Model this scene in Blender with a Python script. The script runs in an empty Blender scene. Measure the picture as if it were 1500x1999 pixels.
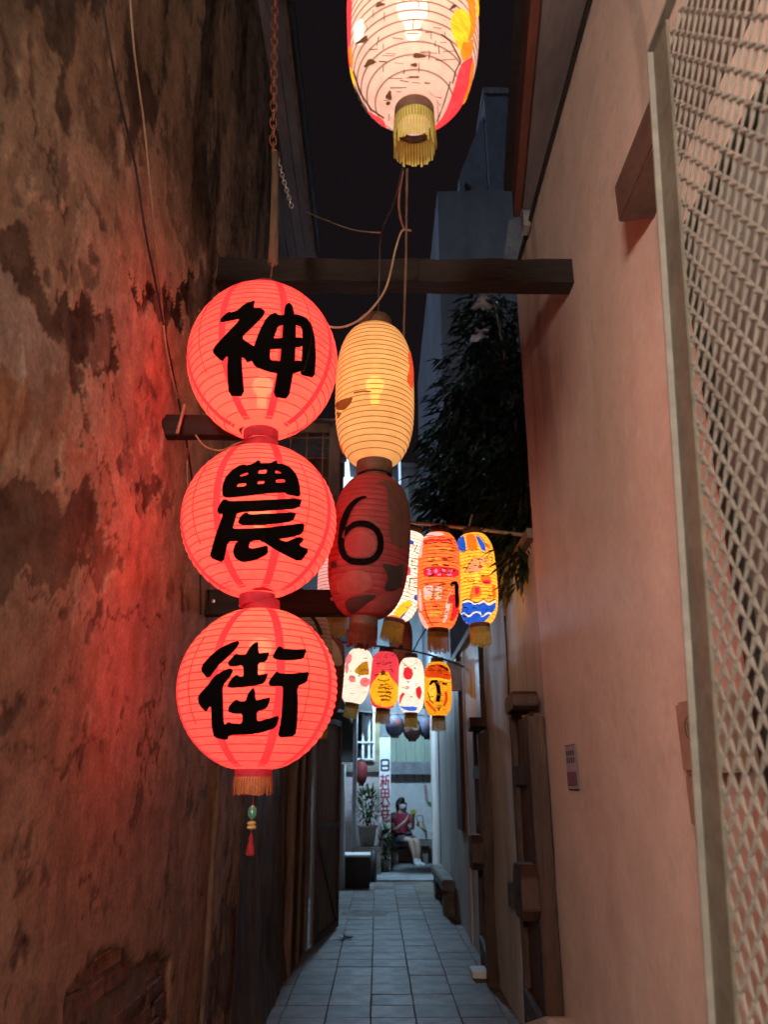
import bpy, bmesh, math, random
import numpy as np
from mathutils import Vector, Matrix, noise as mnoise
from mathutils.geometry import delaunay_2d_cdt
random.seed(7); rng = np.random.default_rng(7)
R = math.radians
scene = bpy.context.scene
COL = scene.collection

# ---------------------------------------------------------------- camera
CAM_H = 1.47
PITCH = math.atan(530/1500); YAW = math.atan(13/1500*math.cos(PITCH))
cam_d = bpy.data.cameras.new('camera'); cam = bpy.data.objects.new('camera', cam_d); COL.objects.link(cam)
cam.location = (0, 0, CAM_H); cam.rotation_euler = (math.pi/2 + PITCH, 0, -YAW)
cam_d.sensor_fit = 'HORIZONTAL'; cam_d.sensor_width = 36; cam_d.lens = 36
cam_d.clip_start = 0.02; cam_d.clip_end = 400
cam_d.dof.use_dof = True; cam_d.dof.focus_distance = 2.7; cam_d.dof.aperture_fstop = 6.0
scene.camera = cam
# ---------------------------------------------------------------- world, moon, exposure
world = bpy.data.worlds.new('World'); scene.world = world; world.use_nodes = True
wn = world.node_tree.nodes; wl = world.node_tree.links
bg = wn['Background']
sky = wn.new('ShaderNodeTexSky'); sky.sky_type = 'NISHITA'; sky.sun_disc = False
sky.sun_elevation = R(-4); sky.sun_rotation = R(200); sky.air_density = 1.5; sky.dust_density = 3
addn = wn.new('ShaderNodeVectorMath'); addn.operation = 'MULTIPLY_ADD'
wl.new(sky.outputs[0], addn.inputs[0]); addn.inputs[1].default_value = (.10, .08, .09); addn.inputs[2].default_value = (.105, .074, .088)
wl.new(addn.outputs[0], bg.inputs['Color']); bg.inputs['Strength'].default_value = 0.07
sun_d = bpy.data.lights.new('moon', 'SUN'); sun = bpy.data.objects.new('moon', sun_d); COL.objects.link(sun)
sun_d.energy = 0.95; sun_d.angle = R(12); sun_d.color = (.62, .75, 1.0)
sun.rotation_euler = Vector((.86,.24,-.45)).to_track_quat('-Z','Y').to_euler()
vs = scene.view_settings
vs.view_transform = 'Standard'; vs.look = 'None'; vs.exposure = 0.0; vs.gamma = 1.0
scene.render.engine = 'CYCLES'
cy = scene.cycles
cy.use_denoising = True; cy.use_light_tree = False
cy.max_bounces = 4; cy.diffuse_bounces = 3; cy.glossy_bounces = 2; cy.transmission_bounces = 2; cy.transparent_max_bounces = 6
cy.use_adaptive_sampling = True; cy.adaptive_threshold = .04; cy.adaptive_min_samples = 12
cy.sample_clamp_indirect = 4.0; cy.caustics_reflective = False; cy.caustics_refractive = False

# ---------------------------------------------------------------- camera maths (photo pixel -> place)
cp, sp_ = math.cos(PITCH), math.sin(PITCH)
_m = cam.rotation_euler.to_matrix()
CR, CU, CF = [np.array(_m.col[0]), np.array(_m.col[1]), -np.array(_m.col[2])]
CO = np.array([0, 0, CAM_H])
def ray(px, py):
    px = np.asarray(px, float); py = np.asarray(py, float)
    return ((px-750)/1500)[..., None]*CR - ((py-1000)/1500)[..., None]*CU + CF
def PY(px, py, Y): d = ray(px, py); return Vector(CO + d*(Y/d[1]))
def PX(px, py, X): d = ray(px, py); return Vector(CO + d*(X/d[0]))
def PZ(px, py, Z): d = ray(px, py); return Vector(CO + d*((Z-CAM_H)/d[2]))
def proj(p):
    v = np.asarray(p, float)-CO; f = v@CF
    return 750+1500*(v@CR)/f, 1000-1500*(v@CU)/f

# ---------------------------------------------------------------- objects
def tag(o, label, cat, group=None, kind=None):
    if label: o['label'] = label
    if cat: o['category'] = cat
    if group: o['group'] = group
    if kind: o['kind'] = kind
    return o
def empty(name, loc, label, cat, group=None, rot=None):
    o = bpy.data.objects.new(name, None); COL.objects.link(o); o.location = loc
    if rot is not None: o.rotation_euler = rot
    o.empty_display_size = .1
    return tag(o, label, cat, group)
def link(name, me, mat=None, parent=None, smooth=False):
    o = bpy.data.objects.new(name, me); COL.objects.link(o)
    if mat is not None and not me.materials: me.materials.append(mat)
    if smooth: me.shade_smooth()
    if parent is not None: o.parent = parent
    return o
class MB:
    def __init__(s): s.v = []; s.f = []
    def add(s, v, f):
        n = len(s.v); s.v += [tuple(x) for x in v]; s.f += [tuple(i+n for i in q) for q in f]; return s
    def box(s, a, b, jit=0):
        x0, y0, z0 = a; x1, y1, z1 = b
        v = [(x0,y0,z0),(x1,y0,z0),(x1,y1,z0),(x0,y1,z0),(x0,y0,z1),(x1,y0,z1),(x1,y1,z1),(x0,y1,z1)]
        if jit: v = [tuple(c+random.uniform(-jit, jit) for c in q) for q in v]
        return s.add(v, [(0,3,2,1),(4,5,6,7),(0,1,5,4),(1,2,6,5),(2,3,7,6),(3,0,4,7)])
    def prism(s, pts, axis, a0, a1):            # polygon in the other two axes, extruded along axis
        n = len(pts); v = []
        for a in (a0, a1):
            for p in pts:
                q = list(p); q.insert(axis, a); v.append(q)
        f = [tuple(range(n)), tuple(range(2*n-1, n-1, -1))] + [(i, n+i, n+(i+1) % n, (i+1) % n) for i in range(n)]
        return s.add(v, f)
    def tube(s, pts, r, n=8, cap=True):
        pts = [Vector(p) for p in pts]; rs = r if hasattr(r, '__len__') else [r]*len(pts)
        v = []; f = []; up = None
        for i, p in enumerate(pts):
            t = (pts[min(i+1, len(pts)-1)]-pts[max(i-1, 0)]).normalized()
            if up is None: up = Vector((0,0,1)) if abs(t.z) < .9 else Vector((1,0,0))
            a = t.cross(up).normalized(); b = a.cross(t).normalized(); up = b
            for k in range(n):
                w = 2*math.pi*k/n; v.append(p+(a*math.cos(w)+b*math.sin(w))*rs[i])
        for i in range(len(pts)-1):
            for k in range(n):
                k2 = (k+1) % n; f.append((i*n+k, i*n+k2, (i+1)*n+k2, (i+1)*n+k))
        if cap: f.append(tuple(range(n-1, -1, -1))); f.append(tuple((len(pts)-1)*n+k for k in range(n)))
        return s.add(v, f)
    def lathe(s, prof, n=32, c=(0,0,0), cap=False):
        v = []; f = []
        for r, z in prof:
            for k in range(n):
                w = 2*math.pi*k/n; v.append((c[0]+r*math.cos(w), c[1]+r*math.sin(w), c[2]+z))
        for i in range(len(prof)-1):
            for k in range(n):
                k2 = (k+1) % n; f.append((i*n+k, i*n+k2, (i+1)*n+k2, (i+1)*n+k))
        if cap: f.append(tuple(range(n-1, -1, -1))); f.append(tuple((len(prof)-1)*n+k for k in range(n)))
        return s.add(v, f)
    def mesh(s, name):
        me = bpy.data.meshes.new(name); me.from_pydata(s.v, [], s.f); me.update(); return me
    def build(s, name, mat, parent=None, smooth=False, bevel=0):
        me = s.mesh(name)
        if bevel:
            bm = bmesh.new(); bm.from_mesh(me); bmesh.ops.remove_doubles(bm, verts=bm.verts, dist=1e-5)
            es = [e for e in bm.edges if len(e.link_faces) == 2 and e.calc_face_angle(0) > .6]
            bmesh.ops.bevel(bm, geom=es, offset=bevel, segments=2, affect='EDGES', clamp_overlap=True)
            bm.to_mesh(me); bm.free()
        return link(name, me, mat, parent, smooth)
def smooth_path(pts, n=6):
    pts = [Vector(p) for p in pts]; out = []
    for i in range(len(pts)-1):
        p0 = pts[max(i-1, 0)]; p1 = pts[i]; p2 = pts[i+1]; p3 = pts[min(i+2, len(pts)-1)]
        for k in range(n):
            t = k/n
            out.append(.5*((2*p1)+(p2-p0)*t+(2*p0-5*p1+4*p2-p3)*t*t+(3*p1-p0-3*p2+p3)*t**3))
    return out+[pts[-1]]

# ---------------------------------------------------------------- materials
def C(r, g, b): return (r, g, b, 1)
def srgb(r, g, b):
    f = lambda c: (c/255)/12.92 if c/255 <= .04045 else ((c/255+.055)/1.055)**2.4
    return (f(r), f(g), f(b))
def nodemat(name):
    m = bpy.data.materials.new(name); m.use_nodes = True
    nt = m.node_tree; nt.nodes.clear()
    return m, nt, nt.nodes, nt.links
def pm(name, col, rough=.7, var=.3, scale=6., bump=.3, metal=0., col2=None, stretch=(1,1,1), spec=.5, vcol=None, bdist=.01, sub=0):
    m, nt, N, L = nodemat(name)
    out = N.new('ShaderNodeOutputMaterial'); b = N.new('ShaderNodeBsdfPrincipled'); L.new(b.outputs[0], out.inputs[0])
    tc = N.new('ShaderNodeTexCoord'); mp = N.new('ShaderNodeMapping'); mp.inputs['Scale'].default_value = stretch
    L.new(tc.outputs['Object'], mp.inputs[0])
    n1 = N.new('ShaderNodeTexNoise'); n1.inputs['Scale'].default_value = scale; n1.inputs['Detail'].default_value = 5; n1.inputs['Roughness'].default_value = .65
    n2 = N.new('ShaderNodeTexNoise'); n2.inputs['Scale'].default_value = scale*7.3; n2.inputs['Detail'].default_value = 3
    L.new(mp.outputs[0], n1.inputs[0]); L.new(mp.outputs[0], n2.inputs[0])
    mix = N.new('ShaderNodeMix'); mix.data_type = 'RGBA'
    c2 = col2 or tuple(c*(1-var) for c in col)
    mix.inputs[6].default_value = C(*[min(1, c*(1+var*.5)) for c in col]); mix.inputs[7].default_value = C(*c2)
    cr = N.new('ShaderNodeValToRGB'); cr.color_ramp.elements[0].position = .35; cr.color_ramp.elements[1].position = .68
    L.new(n1.outputs[0], cr.inputs[0]); L.new(cr.outputs[0], mix.inputs[0])
    mul = N.new('ShaderNodeMix'); mul.data_type = 'RGBA'; mul.blend_type = 'MULTIPLY'; mul.inputs[0].default_value = min(1, var*1.2)
    gr = N.new('ShaderNodeMapRange'); gr.inputs[1].default_value = .25; gr.inputs[2].default_value = .75; gr.inputs[3].default_value = .45; gr.inputs[4].default_value = 1.25
    L.new(n2.outputs[0], gr.inputs[0]); L.new(mix.outputs[2], mul.inputs[6]); L.new(gr.outputs[0], mul.inputs[7])
    res = mul.outputs[2]
    if vcol:
        at = N.new('ShaderNodeAttribute'); at.attribute_name = vcol
        mv = N.new('ShaderNodeMix'); mv.data_type = 'RGBA'; mv.blend_type = 'MULTIPLY'; mv.inputs[0].default_value = 1
        L.new(res, mv.inputs[6]); L.new(at.outputs['Color'], mv.inputs[7]); res = mv.outputs[2]
    L.new(res, b.inputs['Base Color'])
    rr = N.new('ShaderNodeMapRange'); rr.inputs[3].default_value = max(.05, rough-.12); rr.inputs[4].default_value = min(1, rough+.12)
    L.new(n1.outputs[0], rr.inputs[0]); L.new(rr.outputs[0], b.inputs['Roughness'])
    b.inputs['Metallic'].default_value = metal; b.inputs['Specular IOR Level'].default_value = spec
    if bump:
        ad = N.new('ShaderNodeMath'); ad.operation = 'MULTIPLY_ADD'; ad.inputs[1].default_value = .35
        L.new(n2.outputs[0], ad.inputs[0]); L.new(n1.outputs[0], ad.inputs[2])
        bp = N.new('ShaderNodeBump'); bp.inputs['Strength'].default_value = bump; bp.inputs['Distance'].default_value = bdist
        L.new(ad.outputs[0], bp.inputs['Height']); L.new(bp.outputs[0], b.inputs['Normal'])
    return m
_paper = {}
def paper(col, strength, transp=.05, base=None, name=None):
    key = (base, tuple(round(c, 3) for c in col), round(strength, 3), transp)
    if key in _paper: return _paper[key]
    m, nt, N, L = nodemat(name or 'lit_paper')
    out = N.new('ShaderNodeOutputMaterial')
    tc = N.new('ShaderNodeTexCoord'); no = N.new('ShaderNodeTexNoise'); no.inputs['Scale'].default_value = 45; no.inputs['Detail'].default_value = 6
    L.new(tc.outputs['Object'], no.inputs[0])
    mr = N.new('ShaderNodeMapRange'); mr.inputs[1].default_value = .3; mr.inputs[2].default_value = .7
    mr.inputs[3].default_value = strength*.86; mr.inputs[4].default_value = strength*1.12
    L.new(no.outputs[0], mr.inputs[0])
    if transp == .02:
        mp = N.new('ShaderNodeMapping'); mp.inputs['Scale'].default_value = (1, 1, 3.2); L.new(tc.outputs['Object'], mp.inputs[0]); L.new(mp.outputs[0], no.inputs[0])
        mr.inputs[3].default_value = strength*.55; mr.inputs[4].default_value = strength*1.18
    nb = N.new('ShaderNodeTexNoise'); nb.inputs['Scale'].default_value = 7; nb.inputs['Detail'].default_value = 3; nb.inputs['Distortion'].default_value = 1.2; L.new(tc.outputs['Object'], nb.inputs[0])
    m3 = N.new('ShaderNodeMapRange'); m3.inputs[1].default_value = .3; m3.inputs[2].default_value = .7; m3.inputs[3].default_value = .84; m3.inputs[4].default_value = 1.14; L.new(nb.outputs[0], m3.inputs[0])
    m4 = N.new('ShaderNodeMath'); m4.operation = 'MULTIPLY'; L.new(mr.outputs[0], m4.inputs[0]); L.new(m3.outputs[0], m4.inputs[1])
    em = N.new('ShaderNodeEmission'); em.inputs[0].default_value = C(*col); L.new(m4.outputs[0], em.inputs[1])
    bc = base or tuple(min(.5, c*.5) for c in col)
    df = N.new('ShaderNodeBsdfDiffuse'); df.inputs[0].default_value = C(*bc)
    tr = N.new('ShaderNodeBsdfTranslucent'); tr.inputs[0].default_value = C(*bc)
    mx = N.new('ShaderNodeMixShader'); mx.inputs[0].default_value = .28; L.new(df.outputs[0], mx.inputs[1]); L.new(tr.outputs[0], mx.inputs[2])
    ad = N.new('ShaderNodeAddShader'); L.new(em.outputs[0], ad.inputs[0]); L.new(mx.outputs[0], ad.inputs[1])
    tp = N.new('ShaderNodeBsdfTransparent'); tp.inputs[0].default_value = C(*[max(c, .05) for c in bc])
    m2 = N.new('ShaderNodeMixShader'); m2.inputs[0].default_value = transp; L.new(ad.outputs[0], m2.inputs[1]); L.new(tp.outputs[0], m2.inputs[2])
    L.new(m2.outputs[0], out.inputs[0])
    m.cycles.emission_sampling = 'FRONT' if transp > .025 or transp == .01 else 'NONE'
    _paper[key] = m
    return m
def glow(name, col, strength):
    m, nt, N, L = nodemat(name); out = N.new('ShaderNodeOutputMaterial')
    em = N.new('ShaderNodeEmission'); em.inputs[0].default_value = C(*col); em.inputs[1].default_value = strength
    L.new(em.outputs[0], out.inputs[0]); return m

M = {}
M['ink'] = pm('black_ink', (.004,.0035,.0035), .9, .2, 30, .05, spec=.03)
M['plaster'] = pm('old_plaster', (1,1,1), .88, .42, 11, .4, vcol='Col', bdist=.008, spec=.2)
M['plaster2'] = pm('grey_brown_plaster', (.17,.115,.08), .85, .6, 3, .8, col2=(.06,.048,.035), stretch=(1,1,.45), spec=.25)
M['pinkwall'] = pm('pink_beige_paint', (.68,.56,.49), .66, .2, 1.6, .35, stretch=(1,2.2,.5), spec=.22)
M['whitewall'] = pm('white_wall_paint', (.60,.56,.52), .7, .22, 1.4, .35, col2=(.40,.36,.32), stretch=(1,1.6,.35), spec=.3)
M['bluewall'] = pm('blue_grey_facade', (.18,.205,.25), .8, .25, 1.2, .2, stretch=(1,1,.5))
M['lightblue'] = pm('pale_blue_facade', (.55,.62,.64), .75, .2, .9, .2, stretch=(1.5,1,.4))
M['wood'] = pm('dark_stained_wood', (.062,.027,.015), .55, .5, 5, .5, stretch=(3,3,.5), spec=.4)
M['beam'] = pm('old_beam_wood', (.020,.013,.010), .8, .6, 5, .8, stretch=(.5,3,3))
M['oldwood'] = pm('weathered_wood', (.16,.10,.065), .75, .5, 5, .6, stretch=(3,3,.4))
M['doorboard'] = pm('red_brown_door_board', (.10,.048,.03), .6, .5, 5, .5, stretch=(3,3,.4))
M['tile'] = [pm('floor_tile_%s' % n, c, .56, .4, 5, .4, spec=.3, bdist=.004) for n, c in (('grey',(.18,.165,.155)),('buff',(.185,.15,.12)),('dark',(.12,.10,.085)),('pale',(.21,.20,.185)))]
M['grout'] = pm('dark_grout', (.12,.11,.10), .9, .5, 20, .5)
M['asphalt'] = pm('courtyard_cement', (.24,.25,.25), .7, .4, 2.5, .5)
M['concrete'] = pm('concrete', (.22,.19,.155), .8, .4, 5, .5)
M['brick'] = [pm('brick_%s' % n, c, .85, .4, 14, .8) for n, c in (('red',(.17,.08,.05)),('dark',(.12,.06,.04)),('orange',(.20,.10,.06)))]
M['gate'] = pm('galvanised_gate_paint', (.215,.205,.185), .5, .25, 9, .2, metal=.15)
M['band'] = pm('gate_flat_bar', (.12,.112,.088), .6, .4, 10, .3, metal=.1)
M['magenta'] = pm('magenta_cloth', (.42,.03,.06), .8, .25, 40, .3)
M['brownband'] = pm('brown_collar', (.10,.045,.025), .7, .4, 20, .3)
def fringe_mat(name, col):
    m, nt, N, L = nodemat(name); out = N.new('ShaderNodeOutputMaterial'); tc = N.new('ShaderNodeTexCoord')
    no = N.new('ShaderNodeTexNoise'); no.inputs['Scale'].default_value = 60; L.new(tc.outputs['Object'], no.inputs[0])
    mx = N.new('ShaderNodeMix'); mx.data_type = 'RGBA'; mx.inputs[6].default_value = C(*col); mx.inputs[7].default_value = C(*[c*.55 for c in col]); L.new(no.outputs[0], mx.inputs[0])
    a = N.new('ShaderNodeBsdfDiffuse'); b = N.new('ShaderNodeBsdfTranslucent'); L.new(mx.outputs[2], a.inputs[0]); L.new(mx.outputs[2], b.inputs[0])
    sh = N.new('ShaderNodeMixShader'); sh.inputs[0].default_value = .5; L.new(a.outputs[0], sh.inputs[1]); L.new(b.outputs[0], sh.inputs[2]); L.new(sh.outputs[0], out.inputs[0]); return m
M['fringe'] = fringe_mat('yellow_fringe', (.92,.80,.22))
M['wire'] = pm('beige_cable', (.36,.25,.17), .6, .3, 30, .1)
M['blackwire'] = pm('black_cable', (.02,.018,.016), .6, .2, 30, .1)
M['rust'] = pm('rusty_steel', (.30,.105,.055), .7, .4, 40, .4, metal=.3)
M['steel'] = pm('bright_steel', (.62,.6,.58), .35, .15, 40, .1, metal=.9)
M['grey'] = pm('grey_paint', (.30,.30,.31), .6, .3, 6, .2)
M['white'] = pm('white_paint', (.72,.72,.70), .5, .15, 5, .15)
M['dark'] = pm('dark_stuff', (.025,.023,.022), .6, .4, 8, .3)
M['glass'] = pm('dark_window_glass', (.24,.25,.24), .12, .2, 2, .05, spec=.9)
M['green'] = pm('pale_green_board', (.45,.55,.42), .7, .2, 2, .2, stretch=(2,1,.4))
M['fascia'] = pm('red_brown_fascia', (.14,.045,.03), .7, .4, 4, .4, stretch=(2,.5,2))
M['soffit'] = pm('grey_soffit', (.17,.145,.155), .8, .3, 3, .3, stretch=(2,.4,1))
M['leaf'] = pm('dark_leaf', (.016,.026,.010), .38, .5, 3, 0, spec=.6)
M['leaf2'] = pm('pot_leaf', (.05,.11,.03), .45, .5, 9, 0, spec=.5)
M['bark'] = pm('bark', (.10,.075,.055), .9, .5, 12, .8, stretch=(1,1,.3))
M['skin'] = pm('skin', (.58,.38,.29), .55, .1, 12, .05)
M['hair'] = pm('black_hair', (.012,.009,.010), .45, .3, 40, .4, stretch=(1,1,.1))
M['shirt'] = pm('pink_red_shirt', (.52,.05,.10), .85, .2, 14, .4)
M['shorts'] = pm('grey_shorts', (.10,.10,.115), .9, .25, 20, .3)
M['beige'] = pm('beige_cloth', (.42,.35,.25), .9, .3, 8, .5)
M['terracotta'] = pm('clay_pot', (.26,.23,.20), .8, .3, 6, .3)
M['yellow'] = pm('yellow_case', (.62,.47,.06), .5, .1, 10, .05)
M['mask'] = pm('pale_pink_mask', (.68,.52,.58), .8, .1, 20, .1)
M['redsign'] = pm('red_sign_paint', (.36,.03,.05), .6, .3, 20, .1)
M['boxpink'] = pm('painted_meter_box', (.40,.25,.19), .5, .2, 6, .2)

# ================================================================ SETTING
XL, XR = -.76, .92
g = MB(); g.box((-60, -30, -.42), (60, 80, -.021)); o = g.build('ground', M['asphalt']); o['kind'] = 'structure'
base = MB(); base.box((-1.1, -2.5, -.12), (1.3, 13.45, -.0022)); floor = base.build('alley_floor', M['grout']); floor['kind'] = 'structure'
tm = []
for k in range(6):
    mb = MB(); j = .0012
    mb.box((-.1475, -.1475, -.02), (.1475, .1475, .002), j)
    me = mb.mesh('floor_tile'); bm = bmesh.new(); bm.from_mesh(me)
    bmesh.ops.bevel(bm, geom=[e for e in bm.edges if all(v.co.z > -.01 for v in e.verts)], offset=.004, segments=1, affect='EDGES')
    bm.to_mesh(me); bm.free(); me.materials.append(M['tile'][(0,1,2,0,3,1)[k]]); tm.append(me)
for i in range(7):
    for jy in range(31):
        x = -.79+.3*i+random.uniform(-.002,.002); y = 4.15+.3*jy+.15+random.uniform(-.002,.002)
        if y > 13.4: continue
        w = random.random()
        edge = i in (0, 5, 6) or (i == 1 and random.random() < .4)
        k = (random.choice((1,2,5)) if edge and w < .75 else random.choice((0,0,3,4,1,2)))
        o = link('floor_tile', tm[k], None, floor); o.location = (x, y, random.uniform(-.0015,.0015)); o.rotation_euler = (R(random.uniform(-.25,.25)), R(random.uniform(-.25,.25)), random.choice((0,1,2,3))*math.pi/2)
cg = MB(); cg.box((-5, 13.62, -.1), (8, 17.2, .012)); o = cg.build('courtyard_ground', M['asphalt']); o['kind'] = 'structure'
dr = MB(); dr.box((-1.1, 13.45, -.1), (1.3, 13.62, -.03)); o = dr.build('drain_channel', M['dark']); o['kind'] = 'structure'
mh = MB(); mh.lathe([(.001,.0045),(.27,.0045),(.285,.001)], 40, PZ(712,1783,.0)); o = mh.build('manhole_cover', M['concrete'])
tag(o, 'round brown manhole cover set flush in the alley tiles', 'manhole')

# ---------------------------------------------------------------- left plaster wall (displaced, stained)
def vnoise(y, z, seed):
    r = np.random.default_rng(seed).random((64, 64))
    yi = np.floor(y).astype(int); zi = np.floor(z).astype(int); fy = y-yi; fz = z-zi
    fy = fy*fy*(3-2*fy); fz = fz*fz*(3-2*fz)
    g = lambda a, b: r[a % 64, b % 64]
    return (g(yi,zi)*(1-fy)+g(yi+1,zi)*fy)*(1-fz)+(g(yi,zi+1)*(1-fy)+g(yi+1,zi+1)*fy)*fz
def fbm(y, z, f, seed, o=5, gain=.55):
    s = 0; a = 1; t = 0
    for k in range(o):
        s = s+a*vnoise(y*f*2**k+17*k, z*f*2**k+31*k, seed+k); t += a; a *= gain
    return s/t
def blur(a, n=1):
    for _ in range(n):
        a = (a+np.roll(a, 1, 0)+np.roll(a, -1, 0)+np.roll(a, 1, 1)+np.roll(a, -1, 1))/5
    return a
def inpoly(px, py, poly):
    ins = np.zeros(px.shape, bool); n = len(poly)
    for i in range(n):
        x0, y0 = poly[i]; x1, y1 = poly[(i+1) % n]
        if y0 == y1: continue
        c = ((y0 > py) != (y1 > py)) & (px < (x1-x0)*(py-y0)/(y1-y0)+x0); ins ^= c
    return ins
ys = np.concatenate([np.arange(-1.2, .95, .15), np.arange(.95, 3.0, .008), np.arange(3.0, 4.62, .012)])
zs = np.concatenate([np.arange(0, .25, .05), np.arange(.25, 3.6, .009), np.arange(3.6, 6.2, .02)])
YY, ZZ = np.meshgrid(ys, zs)
base_f = fbm(YY, ZZ, 1.6, 11); streak = fbm(YY, ZZ*.28, 5.5, 40); fine = fbm(YY, ZZ, 14, 70, 4); mid = fbm(YY, ZZ, 4.2, 90)
# photo position of each wall point, to place the stains and the painted lantern glow
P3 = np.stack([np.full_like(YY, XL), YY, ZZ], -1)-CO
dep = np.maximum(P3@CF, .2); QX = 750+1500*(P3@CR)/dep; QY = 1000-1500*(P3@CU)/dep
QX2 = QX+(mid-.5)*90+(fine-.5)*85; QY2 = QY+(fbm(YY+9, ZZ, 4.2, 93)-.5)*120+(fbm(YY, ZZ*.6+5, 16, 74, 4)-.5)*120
alb = np.stack([np.full_like(YY, c) for c in (.36,.265,.185)], -1)*(.55+.9*base_f)[..., None]*(.75+.5*mid)[..., None]
def lerp(a, c, m): return a*(1-m[..., None])+np.array(c)*m[..., None]
sm = lambda x, a, b: np.clip((x-a)/(b-a), 0, 1)**2*(3-2*np.clip((x-a)/(b-a), 0, 1))
up = sm(-QY, -640, -120)                                                            # sooty, streaked upper half
alb = lerp(alb, (.10,.075,.05), up*sm(streak, .42, .62)*.85)
alb = lerp(alb, (.16,.125,.085), up*.35)
alb = lerp(alb, (.05,.042,.03), sm(streak, .56, .72)*sm(QX, 330, 420)*.8*sm(-QY, -1250, -1000))
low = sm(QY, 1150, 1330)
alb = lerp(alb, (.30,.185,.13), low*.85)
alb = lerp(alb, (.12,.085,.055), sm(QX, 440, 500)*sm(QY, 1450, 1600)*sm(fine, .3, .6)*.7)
dark = np.zeros_like(YY); chip = np.zeros_like(YY)
for poly, amt, ch in [
    ([(-40,430),(40,440),(130,560),(205,600),(212,715),(190,740),(130,680),(95,640),(60,560),(-40,520)], .95, .5),
    ([(255,565),(300,545),(345,575),(400,530),(430,560),(420,640),(360,640),(310,605),(275,610)], 1.0, .9),
    ([(-40,960),(60,930),(120,960),(175,930),(190,1010),(170,1110),(110,1150),(40,1130),(-40,1160)], .8, .6),
    ([(165,1040),(215,1010),(235,1060),(215,1110),(180,1115)], .6, .8),
    ([(270,790),(300,770),(315,800),(300,880),(320,960),(315,1010),(280,990),(262,900)], .8, .7),
    ([(110,620),(150,680),(170,760),(150,770),(120,700)], .8, .4),
    ([(60,300),(110,250),(140,310),(120,400),(70,380)], .45, .2),
    ([(150,150),(185,160),(200,300),(175,320)], .5, .2),
    ([(310,250),(420,200),(440,420),(380,520),(330,420)], .5, .2),
    ([(430,1760),(520,1740),(560,1999),(400,2010)], .6, .5),
    ([(0,1330),(20,1350),(15,1450),(-20,1440)], .6, .2),
    ([(460,1720),(500,1725),(515,1800),(480,1860),(455,1810)], .5, .6)]:
    m = inpoly(QX2, QY2, poly).astype(float); dark = np.maximum(dark, m*amt*(.72+.5*fine)); chip = np.maximum(chip, m*ch)
alb = lerp(alb, (.042,.034,.027), np.clip(dark, 0, 1))
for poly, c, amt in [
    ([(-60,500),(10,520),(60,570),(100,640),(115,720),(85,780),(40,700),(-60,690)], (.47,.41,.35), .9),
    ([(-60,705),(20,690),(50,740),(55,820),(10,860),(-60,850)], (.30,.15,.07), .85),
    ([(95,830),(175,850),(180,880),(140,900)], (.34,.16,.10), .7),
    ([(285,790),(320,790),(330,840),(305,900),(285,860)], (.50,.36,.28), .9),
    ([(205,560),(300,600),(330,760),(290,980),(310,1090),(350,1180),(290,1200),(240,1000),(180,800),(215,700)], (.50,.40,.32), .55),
    ([(190,1180),(340,1180),(360,1480),(300,1580),(225,1530),(185,1300)], (.42,.31,.25), .6),  # pale patch paints the lantern glow further down the wall
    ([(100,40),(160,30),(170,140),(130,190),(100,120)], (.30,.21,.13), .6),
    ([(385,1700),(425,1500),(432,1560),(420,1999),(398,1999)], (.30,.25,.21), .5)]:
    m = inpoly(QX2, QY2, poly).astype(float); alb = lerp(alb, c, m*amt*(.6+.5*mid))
f2 = fbm(YY, ZZ, 7, 150, 6, .62); f3 = fbm(YY+.25*mid, ZZ*.45+.3*f2, 3.1, 170, 6, .6)
alb = alb*(1+(f2-.5)*(.5-.3*low))[..., None]
glowband = blur(inpoly(QX2, QY2, [(195,560),(310,590),(340,760),(300,980),(330,1100),(370,1200),(350,1500),(240,1520),(220,1150),(235,1000),(175,800),(205,700)]).astype(float), 4)  # band kept pale in the wall colour to widen the lantern glow
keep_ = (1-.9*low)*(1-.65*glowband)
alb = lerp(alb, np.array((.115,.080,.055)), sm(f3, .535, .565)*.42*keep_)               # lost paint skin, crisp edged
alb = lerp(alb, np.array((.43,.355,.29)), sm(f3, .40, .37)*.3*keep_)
alb = lerp(alb, np.array((.030,.026,.020)), sm(streak*.6+f2*.4, .555, .585)*(.25+.55*up))  # mould
chip = np.maximum(chip, sm(f3, .535, .555)*.35*keep_)
crk = np.full_like(YY, 99.)
for pl_ in ([(130,690),(150,740),(185,800),(205,870),(215,960),(232,1020)],[(40,1150),(120,1165),(200,1190),(290,1245)],[(60,190),(75,250),(110,330),(128,400)],[(210,760),(250,830),(262,880)],[(0,1478),(60,1482),(130,1470),(210,1465)],[(300,1310),(310,1400),(290,1480),(296,1560)],[(320,1850),(328,1920),(322,1999)],[(15,60),(30,130),(22,200)],[(150,1690),(190,1730),(180,1800)]):
    for (x0, y0), (x1, y1) in zip(pl_[:-1], pl_[1:]):
        t_ = np.clip(((QX2-x0)*(x1-x0)+(QY2-y0)*(y1-y0))/((x1-x0)**2+(y1-y0)**2), 0, 1)
        crk = np.minimum(crk, np.hypot(QX2-x0-t_*(x1-x0), QY2-y0-t_*(y1-y0)))
crk = 1-sm(crk, 1.5, 6.0)
alb = lerp(alb, (.045,.035,.028), crk*.7)
pits = sm(fine, .62, .70)*sm(mid, .45, .6); alb = lerp(alb, (.06,.05,.04), pits*.7)
brick_poly = [(128,1925),(180,1862),(240,1845),(262,1880),(300,1850),(330,1862),(332,1990),(300,2060),(120,2060)]
bm_ = inpoly(QX+(mid-.5)*46+(fine-.5)*26, QY+(fine-.5)*50, brick_poly).astype(float)
alb = lerp(alb, (.13,.095,.07), bm_*.9)
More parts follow.
